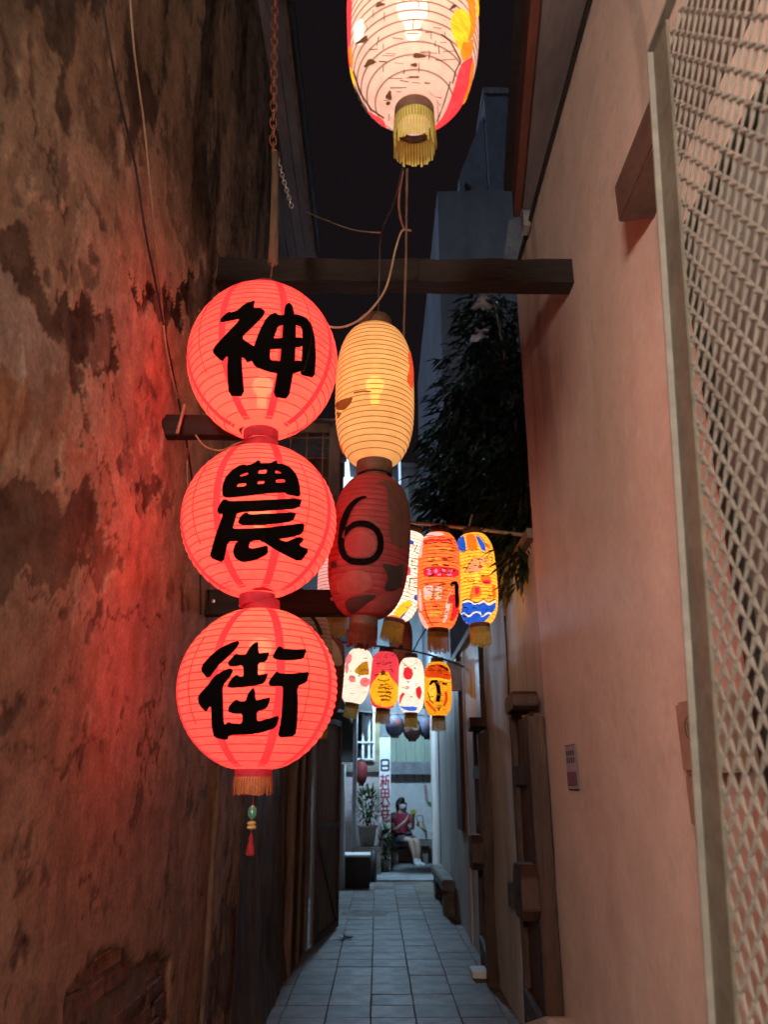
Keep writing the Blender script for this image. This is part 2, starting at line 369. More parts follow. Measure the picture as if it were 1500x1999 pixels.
relief = (base_f-.5)*.03+(mid-.5)*.006*(1-.5*low)+(fine-.5)*.0028-blur(chip, 1)*.010*(.5+fine)-crk*.004+(f2-.5)*.004*(1-.7*low)-blur(bm_, 2)*.014-pits*.003
XX = XL+relief
nz, ny = YY.shape
verts = np.stack([XX, YY, ZZ], -1).reshape(-1, 3)
idx = np.arange(nz*ny).reshape(nz, ny)
faces = np.stack([idx[:-1,:-1], idx[:-1,1:], idx[1:,1:], idx[1:,:-1]], -1).reshape(-1, 4)
me = bpy.data.meshes.new('plaster_face'); me.from_pydata(verts.tolist(), [], faces.tolist()); me.update()
ca = me.color_attributes.new('Col', 'FLOAT_COLOR', 'POINT')
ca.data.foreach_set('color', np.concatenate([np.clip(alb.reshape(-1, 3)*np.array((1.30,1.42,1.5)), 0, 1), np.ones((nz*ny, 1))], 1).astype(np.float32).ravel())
wallL = empty('plaster_wall', (XL, 2, 0), 'tall old plaster wall with black stains and a brick patch, glowing red', 'wall')
def under(o, p):
    o.parent = p; o.matrix_parent_inverse = Matrix.Translation(p.location).inverted(); return o
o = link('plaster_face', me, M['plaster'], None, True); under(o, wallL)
mb = MB(); mb.box((-1.15, -1.2, 0), (XL-.06, 4.6, 6.2)); under(mb.build('wall_core', M['plaster2']), wallL)
mb = MB(); mb.box((XL-.05, 4.6, 0), (XL+.012, 4.64, 6.0)); under(mb.build('wall_edge', M['plaster2']), wallL)
mb = MB()   # pale vertical plaster seam
mb.tube([(XL+.004, 3.86+random.uniform(-.008,.008), z*.12) for z in range(0, 18)], [.018+random.uniform(-.006,.004) for _ in range(18)], 8)
under(mb.build('plaster_seam', M['plaster2'], None, True), wallL)
bme = []
for k in range(3):
    mb = MB(); mb.box((-.05,-.105,-.028), (.05,.105,.028), .004); b_ = mb.mesh('brick'); b_.materials.append(M['brick'][k])
    bm = bmesh.new(); bm.from_mesh(b_); bmesh.ops.bevel(bm, geom=bm.edges[:], offset=.005, segments=1, affect='EDGES'); bm.to_mesh(b_); bm.free(); bme.append(b_)
for r_ in range(12):
    for c_ in range(9):
        z = .28+r_*.065; y = 1.3+c_*.22+(.11 if r_ % 2 else 0)
        q = proj((XL, y, z))
        if inpoly(np.array([q[0]]), np.array([q[1]]), [(135,1930),(185,1872),(240,1856),(262,1890),(300,1862),(326,1872),(328,2060),(120,2060)])[0]:
            o = link('brick', bme[random.randrange(3)]); o.location = (XL-.0625+random.uniform(-.004,.004), y, z); o.rotation_euler = (R(random.uniform(-1.5,1.5)), R(random.uniform(-2,2)), R(random.uniform(-2,2))); under(o, wallL)
# eave of that house
ev = empty('roof_eave', (-.8, 3, 6.1), 'dark plank eave above the left plaster wall', 'roof')
for k in range(5):
    mb = MB(); x0 = -1.0+k*.082; mb.box((x0, -1.2, 6.06+random.uniform(-.004,.004)), (x0+.078, 6.0, 6.09)); under(mb.build('plank', M['soffit']), ev)
mb = MB(); mb.box((-.60, -1.2, 6.02), (-.575, 6.02, 6.2)); under(mb.build('fascia_board', M['oldwood']), ev)
mb = MB(); mb.box((-1.1, -1.2, 6.21), (-.55, 6.04, 6.25)); under(mb.build('roof_cover', M['dark']), ev)
# lower left wall further in, with posts and the open leaf
wl2 = empty('low_plaster_wall', (-.8, 6.3, 0), 'grey brown plaster wall beyond the red lanterns, mossy at its foot', 'wall')
N_ = 46; mb = MB(); vv = []; ff = []
for a in range(N_+1):
    for b in range(41):
        y = 4.64+a*3.36/N_; z = b*3.3/40
        vv.append((XL-.01+.05*(mnoise.noise(Vector((y*1.7, z*1.3, 3)))*.5+mnoise.noise(Vector((y*6, z*5, 1)))*.2)+(.05 if z < .35 else 0)*(1-z/.35), y, z))
for a in range(N_):
    for b in range(40):
        ff.append((a*41+b, (a+1)*41+b, (a+1)*41+b+1, a*41+b+1))
mb.add(vv, ff); under(mb.build('plaster_face', M['plaster2'], None, True), wl2)
mb = MB(); mb.box((-1.3, 4.66, 0), (-.9, 8.0, 3.3)); under(mb.build('wall_core', M['plaster2']), wl2)
for k, (y0, y1, x1) in enumerate(((7.05,7.16,-.70),(7.55,7.66,-.68),(8.02,8.2,-.66))):
    mb = MB(); mb.box((-.82, y0, 0), (x1, y1, 3.2)); under(mb.build('timber_post', M['oldwood'], None, False, .006), wl2)
# wooden door leaf standing open on the left
A_, B_ = PZ(606,1850,0), PZ(655,1812,0)
lf = empty('wooden_door_leaf', A_, 'brown plywood door leaf standing open on the left, with a slanting brace', 'door')
dirv = Vector((B_.x-A_.x, B_.y-A_.y, 0)); LL = dirv.length; ang = math.atan2(dirv.y, dirv.x); lf.rotation_euler = (0, 0, ang)
mb = MB(); mb.box((0,-.012,.03), (LL,.012,2.15)); mb.build('door_panel', M['oldwood'], lf)
for (x0, x1, z0, z1) in ((0,.06,.02,2.16),(LL-.06,LL,.02,2.16),(.06,LL-.06,.02,.09),(.06,LL-.06,1.02,1.08),(.06,LL-.06,2.09,2.16)):
    mb = MB(); mb.box((x0,-.035,z0), (x1,-.013,z1)); mb.build('frame_rail', M['wood'], lf, False, .004)
mb = MB(); mb.prism([(.06,.98),(.11,1.02),(LL-.06,.14),(LL-.11,.09)], 1, -.03, -.0135); mb.build('brace', M['wood'], lf)
# ---------------------------------------------------------------- beams
def beam(name, label, x0, x1, Y, z, h, d, mat, sag=0):
    mb = MB(); n = 14; pts = []
    vv = []; ff = []
    for i in range(n+1):
        x = x0+(x1-x0)*i/n
        for (dy, dz) in ((-d/2,-h/2),(d/2,-h/2),(d/2,h/2),(-d/2,h/2)):
            vv.append((x, Y+dy+random.uniform(-.004,.004), z+dz+random.uniform(-.005,.005)-sag*math.sin(math.pi*i/n)))
    for i in range(n):
        for k in range(4): ff.append((i*4+k, i*4+(k+1) % 4, (i+1)*4+(k+1) % 4, (i+1)*4+k))
    ff += [(3,2,1,0), tuple(n*4+k for k in range(4))]
    mb.add(vv, ff); return tag(mb.build(name, mat), label, 'beam')
zb = PY(1110,547,3.1).z
beam('timber_beam', 'thick dark timber beam spanning the alley above the lanterns', XL-.1, PX(1115,545,XR).x-.002, 3.08, zb, .125, .10, M['beam'])
q = PY(340,835,2.5); bs = empty('timber_stub', (XL, 2.5, q.z), 'short dark timber stub in the left wall behind the round lanterns', 'beam')
mb = MB(); mb.tube([(XL-.1,2.5,q.z),(XL+.15,2.5,q.z),(XL+.30,2.505,q.z-.004),(XL+.42,2.5,q.z-.01)], [.047,.045,.043,.036], 6); under(mb.build('stub', M['beam']), bs)
mb = MB(); mb.tube(smooth_path([(XL+.075,2.44,q.z+.06),(XL+.07,2.43,q.z),(XL+.06,2.435,q.z-.055)]), .006, 6); under(mb.build('tied_cord', M['wire'], None, True), bs)
q3 = PY(500,1178,3.35)
pb = empty('timber_plank', (XL, 3.35, q3.z), 'dark horizontal timber plank with bolt heads behind the lowest round lanterns', 'beam')
mb = MB(); mb.box((XL-.05,3.31,q3.z-.06), (.02,3.37,q3.z+.055), .004); under(mb.build('plank', M['beam'], None, False, .006), pb)
for x, dz in ((-.72,0.0),(-.60,-.02),(-.2,.01)):
    mb = MB(); mb.lathe([(.001,0),(.009,.001),(.008,.006),(.001,.008)], 10); o = mb.build('bolt_head', M['steel']); o.location = (x,3.309,q3.z+dz); o.rotation_euler = (R(90),0,0); under(o, pb)
# window cage
cg_ = empty('window_cage', (-.6, 5.0, 3.3), 'wooden framed window cage with thin bars behind the two upper round lanterns', 'window cage')
a0 = PY(545,838,5.0); a1 = PY(645,1010,5.0); zt, zl = a0.z, a1.z-.1; xa, xb = XL, PY(652,900,5.0).x
for (bx0, bx1) in (((xb-.035,4.98,zl),(xb+.045,5.06,zt+.02)), ((xb-.02,5.6,zl),(xb+.04,5.66,zt))):
    mb = MB(); mb.box(bx0, bx1); under(mb.build('post', M['oldwood'], None, False, .005), cg_)
mb = MB(); mb.box((xa,4.985,zt-.03), (xb-.036,5.05,zt+.04), .004); under(mb.build('top_rail', M['oldwood'], None, False, .004), cg_)
mb = MB(); mb.box((xa,4.985,zl-.05), (xb+.04,5.66,zl-.002)); under(mb.build('bottom_board', M['oldwood']), cg_)
mb = MB(); mb.box((xa,4.95,zt+.045), (xb+.06,5.7,zt+.06)); under(mb.build('roof_board', M['oldwood']), cg_)
mb = MB(); mb.box((xa,5.5,zl), (xb-.03,5.52,zt)); under(mb.build('back_panel', M['wood']), cg_)
for k in range(3):
    mb = MB(); x = xb-.08-k*.115; mb.tube([(x,5.0,zl),(x,5.0,zt-.03)], .006, 6); under(mb.build('bar', M['rust']), cg_)
for k in range(4):
    mb = MB(); z = zt-.075-k*.155; mb.tube([(xa,4.992,z),(xb-.03,4.992,z)], .005, 6); under(mb.build('bar', M['rust']), cg_)

# ---------------------------------------------------------------- right: tall pink wall, low wall, doors
wr = empty('pink_wall', (XR, 2, 0), 'smooth pink beige painted wall on the right, washed in red light', 'wall')
yr = np.arange(-1.5, 4.3501, .02); zr = np.arange(0, 4.7201, .02); RY, RZ = np.meshgrid(yr, zr)
rb, rm_, rf = fbm(RY, RZ, .8, 210), fbm(RY, RZ*.5, 2.6, 230), fbm(RY, RZ, 16, 260, 3)
rdrip = fbm(RY, RZ*.10, 5, 290, 4)
ra = np.stack([np.full_like(RY, c) for c in (.80,.64,.57)], -1)*(.86+.26*rb)[..., None]*(.93+.14*rm_)[..., None]
ra = lerp(ra, (.40,.32,.27), sm(.42-RZ+.35*rm_, 0, .45)*.75)                       # splash grime along the foot
ra = lerp(ra, (.42,.35,.30), sm(rdrip, .58, .72)*sm(RZ, 2.6, 3.6)*.6)               # drips from the eave
ra = lerp(ra, (.80,.72,.66), sm(rf, .60, .66)*sm(rm_, .5, .62)*.5)                  # scuffs
ra = lerp(ra, (.36,.30,.27), sm(rf, .63, .68)*sm(rb, .48, .6)*.18)
rx = XR+(rb-.5)*.03+(rm_-.5)*.006+(rf-.5)*.0015
idx = np.arange(RY.size).reshape(RY.shape); fcs = np.stack([idx[:-1,:-1], idx[1:,:-1], idx[1:,1:], idx[:-1,1:]], -1).reshape(-1, 4)
me = bpy.data.meshes.new('painted_face'); me.from_pydata(np.stack([rx, RY, RZ], -1).reshape(-1, 3).tolist(), [], fcs.tolist()); me.update()
ca = me.color_attributes.new('Col', 'FLOAT_COLOR', 'POINT'); ca.data.foreach_set('color', np.concatenate([np.clip(ra.reshape(-1, 3), 0, 1), np.ones((RY.size, 1))], 1).astype(np.float32).ravel())
M['pinkface'] = pm('worn_pink_paint', (1,1,1), .62, .12, 5, .22, vcol='Col', bdist=.006, spec=.25)
under(link('painted_face', me, M['pinkface'], None, True), wr)
mb = MB(); mb.box((XR+.03,-1.5,0), (1.6,4.33,4.72)); under(mb.build('wall_core', M['pinkwall']), wr)
mb = MB(); mb.box((XR+.005,4.31,0), (1.6,4.352,4.72)); under(mb.build('end_face', M['pinkwall']), wr)
mb = MB(); mb.tube([(XR-.012,-1.5,4.66),(XR-.012,4.2,4.66)], .012, 6); under(mb.build('eave_cable', M['blackwire']), wr)  # black cable along the top edge of the wall
mb = MB()   # sloped cement skirt under the near door
mb.add([(.775,2.0,0),(XR+.01,2.0,0),(XR+.01,5.0,0),(.775,4.95,0),(.775,2.0,.30),(XR+.01,2.0,1.05),(XR+.01,4.95,.24),(.775,4.95,.25)],
       [(0,3,2,1),(4,5,6,7),(0,1,5,4),(1,2,6,5),(2,3,7,6),(3,0,4,7)])
mb = MB()
mb.prism([(2.0,-.05),(5.0,-.05),(5.0,.20),(4.29,.415),(4.2,.43),(2.0,.43)], 0, .80, XR+.02)
under(mb.build('cement_skirt', M['pinkwall'], None, False, .01), wr)
er = empty('roof_eave', (.9, 2, 4.75), 'mauve grey eave with red brown fascia above the pink wall', 'roof')
mb = MB(); mb.prism([(.31,-1.2),(.86,3.75),(1.7,3.75),(1.7,-1.2)], 2, 4.735, 4.77); under(mb.build('soffit_board', M['soffit']), er)
mb = MB(); mb.prism([(.26,-1.2),(.815,3.78),(.857,3.78),(.305,-1.2)], 2, 4.70, 4.95); under(mb.build('fascia_board', M['fascia']), er)
mb = MB(); mb.prism([(.2,-1.2),(.78,3.85),(1.8,3.85),(1.8,-1.2)], 2, 4.955, 5.0); under(mb.build('roof_cover', M['dark']), er)
mb = MB(); mb.box((.87,3.76,4.62), (.91,3.85,4.73)); under(mb.build('gutter_end', M['grey']), er)
M['hood'] = pm('dark_hood_paint', (.13,.075,.06), .7, .3, 5, .3)
hd = empty('window_hood', (.9, 1.3, 3.3), 'brown jutting window hood high on the pink wall beside the gate', 'window hood')
za, zb_ = PX(1208,437,.80), PX(1215,290,.80)
mb = MB(); mb.prism([(.80,za.z),(XR+.01,za.z+.02),(XR+.01,za.z+.19),(.86,za.z+.19),(.80,za.z+.15)], 1, .2, za.y); under(mb.build('hood_slab', M['hood'], None, False, .006), hd)
wn_ = empty('dark_window', (.9, 1.2, 1.0), 'dark glazed window behind the mesh gate', 'window')
y1 = PX(1392,600,XR).y
mb = MB(); mb.box((XR-.022,.3,.75), (XR-.012,y1,2.94)); under(mb.build('pane', M['glass']), wn_)
for k, (b0, b1) in enumerate((((XR-.045,y1,.70),(XR+.01,y1+.045,2.99)), ((XR-.045,.3,2.945),(XR+.01,y1-.001,2.99)), ((XR-.045,.3,.70),(XR+.01,y1-.001,.749)), ((XR-.045,1.02,.75),(XR-.023,1.06,2.944)))):
    mb = MB(); mb.box(b0, b1); under(mb.build('frame', M['dark'], None, False, .003), wn_)
# low wall beyond
lw = empty('courtyard_wall', (XR, 9, 0), 'long pale plastered wall on the right with three timber doors, lit cool at its far end', 'wall')
mb = MB(); vv = []; ff = []; na, nb = 90, 26
for a in range(na+1):
    for b in range(nb+1):
        y = 4.352+a*(14-4.352)/na; z = b*2.85/nb
        vv.append((XR+.018+.02*mnoise.noise(Vector((y*1.3, z*1.1, 5)))+.006*mnoise.noise(Vector((y*6, z*5, 2))), y, z))
for a in range(na):
    for b in range(nb): ff.append((a*(nb+1)+b, a*(nb+1)+b+1, (a+1)*(nb+1)+b+1, (a+1)*(nb+1)+b))
mb.add(vv, ff); under(mb.build('plaster_face', M['whitewall'], None, True), lw)
mb = MB(); mb.box((XR+.05,4.36,0), (1.15,13.96,2.85)); under(mb.build('wall_core', M['whitewall']), lw)
mb = MB(); mb.box((XR+.004,13.961,0), (1.15,14.02,2.86)); under(mb.build('end_pier', M['whitewall']), lw)
mb = MB(); mb.box((XR-.03,4.36,2.852), (1.2,10.0,2.91), .004); under(mb.build('coping', M['concrete']), lw)
for (y, w, h) in ((5.55,.10,2.84),(8.4,.16,2.84),(12.2,.22,2.84)):
    mb = MB(); mb.box((XR+.004,y,0), (XR+.03,y+w,h), .002); under(mb.build('pilaster', M['whitewall'], None, False, .006), lw)
mb = MB(); mb.tube(smooth_path([(XR+.002,5.50+.01*math.sin(k*2.1),.02+k*.2) for k in range(14)], 3), .008, 6); under(mb.build('crack_line', M['dark'], None, True), lw)
def hexblock(w, h, d):
    return [(-w/2,-h*.28),(-w*.3,-h/2),(w*.3,-h/2),(w/2,-h*.28),(w/2,h*.28),(w*.3,h/2),(-w*.3,h/2),(-w/2,h*.28)]
def timber_door(label, ya, yb, z0, z1, x=XR, rail=1.5, lower=.95, top=None):
    d = empty('timber_door', (x, ya, z0), label, 'door')
    def add(mb, n, m=M['wood'], bev=.005): return under(mb.build(n, m, None, False, bev), d)
    mb = MB(); mb.box((x-.06,ya,z0), (x+.03,ya+.09,z1-.06), .002); add(mb, 'door_post')
    mb = MB(); mb.box((x-.035,yb-.06,z0), (x+.03,yb,z1), .002); add(mb, 'door_post')
    nb_ = 3; wv = (yb-.06-ya-.09)/nb_
    for k in range(nb_):
        mb = MB(); mb.box((x-.008-.004*(k % 2),ya+.09+k*wv+.002,z0), (x+.03,ya+.09+(k+1)*wv-.002,z1-.04)); add(mb, 'door_board', M['doorboard'], .003)
    mb = MB(); mb.box((x-.05,ya+.091,rail-.06), (x-.013,yb-.061,rail+.05), .002); add(mb, 'cross_rail')
    mb = MB(); mb.prism([(ya+.091,z0+.10),(yb-.061,z0+.16),(yb-.061,z0+.27),(ya+.091,z0+.20)], 0, x-.05, x-.013); add(mb, 'cross_rail')
    mb = MB(); p = [(ya+.08+a, lower+b) for a, b in hexblock(.26,.26,0)]; mb.prism(p, 0, x-.15, x-.0605); add(mb, 'pivot_block')
    mb = MB(); p = [(ya+.20+a, lower+.01+b) for a, b in hexblock(.20,.20,0)]; mb.prism(p, 0, x-.11, x-.0505); add(mb, 'pivot_block')
    for k, dy in enumerate((.16, .40)):
        mb = MB(); p = [(ya+dy+a, z1+.03+b) for a, b in hexblock(.20,.10,0)]; mb.prism(p, 0, x-.12+.02*k, x+.02); add(mb, 'pivot_block')
    mb = MB(); mb.lathe([(.001,0),(.028,.002),(.03,.02),(.001,.024)], 14); o = mb.build('ring_socket', M['dark']); o.location = (x-.131,ya+.05,lower-.01); o.rotation_euler = (0,R(-90),0); under(o, d)
    return d
timber_door('dark brown timber door with pivot blocks, nearest on the right wall', 4.30, 5.02, .12, 1.88, XR-.045, 1.52, .95)
timber_door('dark brown timber door in the middle of the right wall, a white slab at its foot', 6.72, 7.35, 0.0, 1.93, XR-.01, 1.57, .95)
d3 = empty('narrow_timber_door', (XR, 9.5, 0), 'narrow dark timber door farthest along the right wall behind the bench', 'door')
ya = PX(905,1500,XR).y; yb = PX(895,1500,XR).y
mb = MB(); mb.box((XR-.03,ya,1.0), (XR+.03,yb,2.72)); under(mb.build('door_board', M['wood'], None, False, .004), d3)
mb = MB(); mb.box((XR-.05,ya-.05,2.721), (XR+.03,yb+.06,2.80)); under(mb.build('lintel', M['wood'], None, False, .004), d3)
mb = MB(); q = PX(938,1330,XR); mb.box((XR-.03,q.y-.18,1.98), (XR+.03,q.y+.1,2.80)); o = mb.build('timber_upright', M['wood'], None, False, .004); tag(o, 'dark timber upright on the right wall above the middle door', 'post')
mb = MB(); a = PZ(922,1893,.05); mb.box((a.x-.01,a.y-.12,.012), (XR-.03,a.y+.12,.055), .002); tag(mb.build('stone_slab', M['white'], None, False, .005), 'small white slab lying at the foot of the middle door', 'slab')
q = PX(1000,1750,XR-.01); mb = MB(); mb.box((XR-.03,q.y-.04,q.z-.07), (XR+.02,q.y+.05,q.z+.09)); tag(mb.build('pipe_box', M['dark'], None, False, .006), 'small dark box on the right wall between the two nearest doors', 'box')
q = PX(892,1320,XR-.05); mb = MB(); mb.box((XR-.16,q.y-.03,q.z-.16), (XR+.02,q.y+.03,q.z+.16)); tag(mb.build('wall_bracket', M['grey'], None, False, .006), 'grey square bracket box high on the far right wall', 'bracket')
bn = empty('stone_bench', (.75, 11.2, 0), 'brown stone bench with a thick slab seat against the right wall', 'bench')
mb = MB(); mb.box((.765,10.0,.27), (XR-.002,11.9,.40), .004); under(mb.build('seat_slab', M['concrete'], None, False, .015), bn)
for y in (10.06, 11.5):
    mb = MB(); mb.box((.79,y,0), (XR-.002,y+.3,.269), .003); under(mb.build('leg', M['concrete'], None, False, .01), bn)
# notice, meter box, tab
nt = empty('notice_sheet', PX(1118,1497,XR-.02), 'small lilac notice sheet pasted on the pink wall beside the near door', 'notice')
cn = [PX(*p, XR-.016) for p in ((1104,1455),(1124,1455),(1129,1540),(1108,1540))]
yA, yB = (cn[0].y+cn[3].y)/2, (cn[1].y+cn[2].y)/2; zA, zB = cn[0].z, cn[3].z
def sheet(n, u0, u1, v0, v1, lay, mat):
    f = lambda u: yA+(yB-yA)*u
    mb = MB(); x = XR-.0155-.0012*lay
    mb.box((x,min(f(u0),f(u1)),zA+(zB-zA)*v1), (x+.001,max(f(u0),f(u1)),zA+(zB-zA)*v0)); return under(mb.build(n, mat), nt)
M['lilac'] = pm('lilac_paper', (.44,.37,.46), .7, .2, 30, .1); M['mauve'] = pm('mauve_print', (.26,.13,.20), .7, .2, 30, .1)
sheet('paper', 0,1,0,1,0,M['lilac']); sheet('printed_block', .04,.96,.62,.93,1,M['mauve']); sheet('printed_line', .03,.97,.012,.035,1,M['mauve'])
for k in range(4):
    for c in range(2):
        u = .12+.2*k; sheet('printed_mark', u, u+.10, .14+c*.16, .25+c*.17, 1, M['dark'])
mbx = empty('meter_box', PX(1348,1435,XR-.05), 'pink painted electrical box on the wall beside the gate frame', 'electrical box')
c0, c1 = PX(1324,1435,XR-.09), PX(1400,1435,XR-.09); zt_, zb2 = PX(1345,1365,XR-.09).z, PX(1345,1510,XR-.09).z
mb = MB(); mb.box((XR-.09,c1.y,zb2), (XR-.012,c0.y,zt_)); under(mb.build('box_body', M['boxpink'], None, False, .008), mbx)
for z in (zt_-.012, zb2+.012):
    mb = MB(); mb.lathe([(.001,0),(.011,.001),(.011,.012),(.001,.014)], 10); o = mb.build('screw', M['rust']); o.location = (XR-.045,c0.y+.002,z); o.rotation_euler = (R(-90),0,0); under(o, mbx)
mb = MB(); ce = (c0.y*.62+c1.y*.38, (zt_+zb2)/2+.02)
mb.tube([(XR-.0915,ce[0]+.035*math.cos(w),ce[1]+.03*math.sin(w)) for w in np.linspace(0,6.28,24)], .0012, 4)
for k in (-1,0,1): mb.tube([(XR-.0915,ce[0]+k*.014-.006,ce[1]-.015),(XR-.0915,ce[0]+k*.014+.004,ce[1]+.016)], .0012, 4)
under(mb.build('printed_emblem', M['dark']), mbx)
mb = MB(); q = PX(1362,1555,XR-.05); mb.box((XR-.07,q.y-.05,q.z-.075), (XR-.012,q.y+.02,zb2-.001)); under(mb.build('conduit', M['boxpink'], None, False, .006), mbx)
q = PX(1337,1098,XR-.03); mb = MB(); mb.box((XR-.04,q.y-.02,q.z-.03), (XR,q.y+.02,q.z+.03)); tag(mb.build('wall_clip', M['grey'], None, False, .004), 'tiny grey metal clip on the pink wall beside the gate frame', 'clip')

# ---------------------------------------------------------------- mesh gate in the foreground
T_ = PX(1275,97,.45); Bm = PX(1398,1999,.415); U_ = (T_-Bm)/(T_.z-Bm.z)
gt = empty('mesh_gate', (T_+U_*(-T_.z)), 'tall metal gate leaf of expanded diamond mesh in the right foreground', 'gate')
def G(a, z, off=0): p = T_+U_*(z-T_.z); return (p.x+off, p.y-a, z)
WA = 1.25; ZT = T_.z
def gbar(n, a0, a1, z0, z1, o0, o1, mat):
    mb = MB(); v = [G(a,z,o) for z in (z0,z1) for a in (a0,a1) for o in (o0,o1)]
    mb.add(v, [(0,1,3,2),(4,6,7,5),(0,4,5,1),(2,3,7,6),(0,2,6,4),(1,5,7,3)]); return under(mb.build(n, mat), gt)
gbar('frame_edge', -.004, 0, .05, ZT, -.009, .006, M['gate']); gbar('flat_bar', .0005, .058, .05, ZT-.0065, 0, .005, M['band'])
gbar('frame_edge', 0, WA, ZT-.006, ZT, -.009, .006, M['gate']); gbar('flat_bar', .059, WA, .9, .93, 0.007, .012, M['band'])
gbar('frame_edge', 0, WA, .05, .056, -.009, .006, M['gate'])
mb = MB(); LW, SW = .036, .043; wd = .0029; th = .0011
na = int((WA-.03)/LW); nzr = int((ZT-.1)/SW)
def strand(p, q_):
    (a0, z0), (a1, z1) = p, q_
    dx, dz = a1-a0, z1-z0; l = math.hypot(dx, dz); nx, nz_ = -dz/l*wd, dx/l*wd
    v = []
    for (a, z, tw) in ((a0,z0,.0016),(a1,z1,-.0016)):
        for s_, o_ in ((-1,-th),(1,-th),(1,th),(-1,th)): v.append(G(a+s_*nx, z+s_*nz_, .006+o_+tw*s_))
    mb.add(v, [(0,1,5,4),(1,2,6,5),(2,3,7,6),(3,0,4,7)])
for i in range(na):
    for k in range(nzr):
        a = .046+i*LW; z = .08+k*SW; h = random.uniform(-.0006,.0006)
        strand((a, z+SW/2), (a+LW/2, z+h)); strand((a+LW/2, z+h), (a+LW, z+SW/2))
        strand((a, z+SW/2), (a+LW/2, z+SW)); strand((a+LW/2, z+SW), (a+LW, z+SW/2))
under(mb.build('diamond_mesh', M['gate']), gt)

# ================================================================ BACKGROUND HOUSES
def house(name, label, cat='building', loc=(0,0,0)): return empty(name, loc, label, cat)
hb = house('courtyard_house', 'pale house at the end of the alley with green boards and grey band', loc=(2,17,0))
YB = 16.9
zband0, zband1, zgreen = PY(805,1512,YB).z, PY(805,1488,YB).z, PY(805,1436,YB).z
ztop = PY(830,917,YB).z
mb = MB(); mb.box((-6,YB,0), (9,YB+3,zband0+.02)); under(mb.build('white_wall', M['white']), hb)
mb = MB(); mb.box((-6,YB-.25,zband0), (9,YB-.002,zband1)); under(mb.build('grey_band', M['grey']), hb)
x = -.4
while x < 2.2:
    w = .20; mb = MB(); mb.box((x,YB-.05+random.uniform(-.006,.006),zband1+.001), (x+w-.006,YB-.004,zgreen)); under(mb.build('green_board', M['green']), hb); x += w
mb = MB(); mb.box((-6,YB-.02,zgreen+.002), (9,YB+3,ztop)); under(mb.build('upper_wall', M['lightblue']), hb)
mb = MB(); mb.box((-6,YB-.12,ztop+.001), (9,YB+3,ztop+.12)); under(mb.build('roof_edge', M['grey']), hb)
for k in range(9):
    mb = MB(); xx = -.2+k*.3; mb.box((xx,YB-.065,PY(805,1436,YB).z+.1), (xx+.02,YB-.021,ztop)); under(mb.build('panel_rib', M['lightblue']), hb)
for k in range(6):    # tips of hooks under the band
    mb = MB(); xx = PY(775+k*17,1515,YB-.1).x; mb.tube([(xx,YB-.12,zband0),(xx,YB-.11,zband0-.13)], [.018,.006], 6); under(mb.build('drip_stay', M['grey']), hb)
# right blue house + tower
hr = house('blue_grey_house', 'tall blue grey house with a blank wall behind the tree on the right', loc=(3,12,0))
mb = MB(); mb.box((XR+.035,14.05,0), (6,16.6,10.3)); mb.box((1.2,10.2,0), (6,14.04,10.6)); 
mb = MB(); mb.prism([(XR+.035,2.95),(6,2.95),(6,10.8),(XR+.035,10.6)], 1, 10.1, 16.55); under(mb.build('wall', M['bluewall']), hr)
mb = MB(); mb.box((XR+.001,10.06,10.62), (6,16.6,10.72)); 
tw = house('far_tower', 'dark narrow tower block with one black window above the blue house', loc=(3,18,0))
tl, tr_ = PY(945,185,18.0), PY(1040,185,18.0)
mb = MB(); mb.box((tl.x,18,0), (tl.x+3.5,22,tl.z)); under(mb.build('wall', M['bluewall']), tw)
mb = MB(); mb.box((tl.x-.03,17.95,tl.z+.001), (tl.x+3.6,22,tl.z+.22)); under(mb.build('parapet', M['grey']), tw)
a, b = PY(988,260,17.98), PY(1020,325,17.98); mb = MB(); mb.box((a.x,17.93,b.z), (b.x,17.999,a.z)); under(mb.build('window', M['dark']), tw)
p1, p2, p3 = PY(944,225,18.1), PY(897,345,18.1), PY(905,455,18.1)
mb = MB(); mb.prism([(p1.x,p1.z),(p2.x,p2.z),(p3.x-.1,p3.z),(p3.x-.1,8),(p1.x,8)], 1, 18.1, 21); under(mb.build('stair_wing', M['bluewall']), tw)
mb = MB(); a, b = PY(902,385,18.0), PY(914,455,18.0); mb.prism([(a.x,b.z),(b.x,a.z+.6),(b.x,a.z-.3),(a.x+.1,b.z-.4)], 1, 18.05, 18.099); under(mb.build('window', M['dark']), tw)
sp = PY(965,415,8.2)
mb = MB(); v = [PY(*p, 7.0) for p in ((994,430),(1036,424),(1012,515),(983,515))]; w = [q+Vector((.35,.9,0)) for q in v]
mb.add(v+w, [(0,1,2,3),(7,6,5,4),(0,4,5,1),(1,5,6,2),(2,6,7,3),(3,7,4,0)]); tag(mb.build('roof_panel', M['grey']), 'grey metal roof panel seen between the pink wall eave and the tower', 'roof panel')
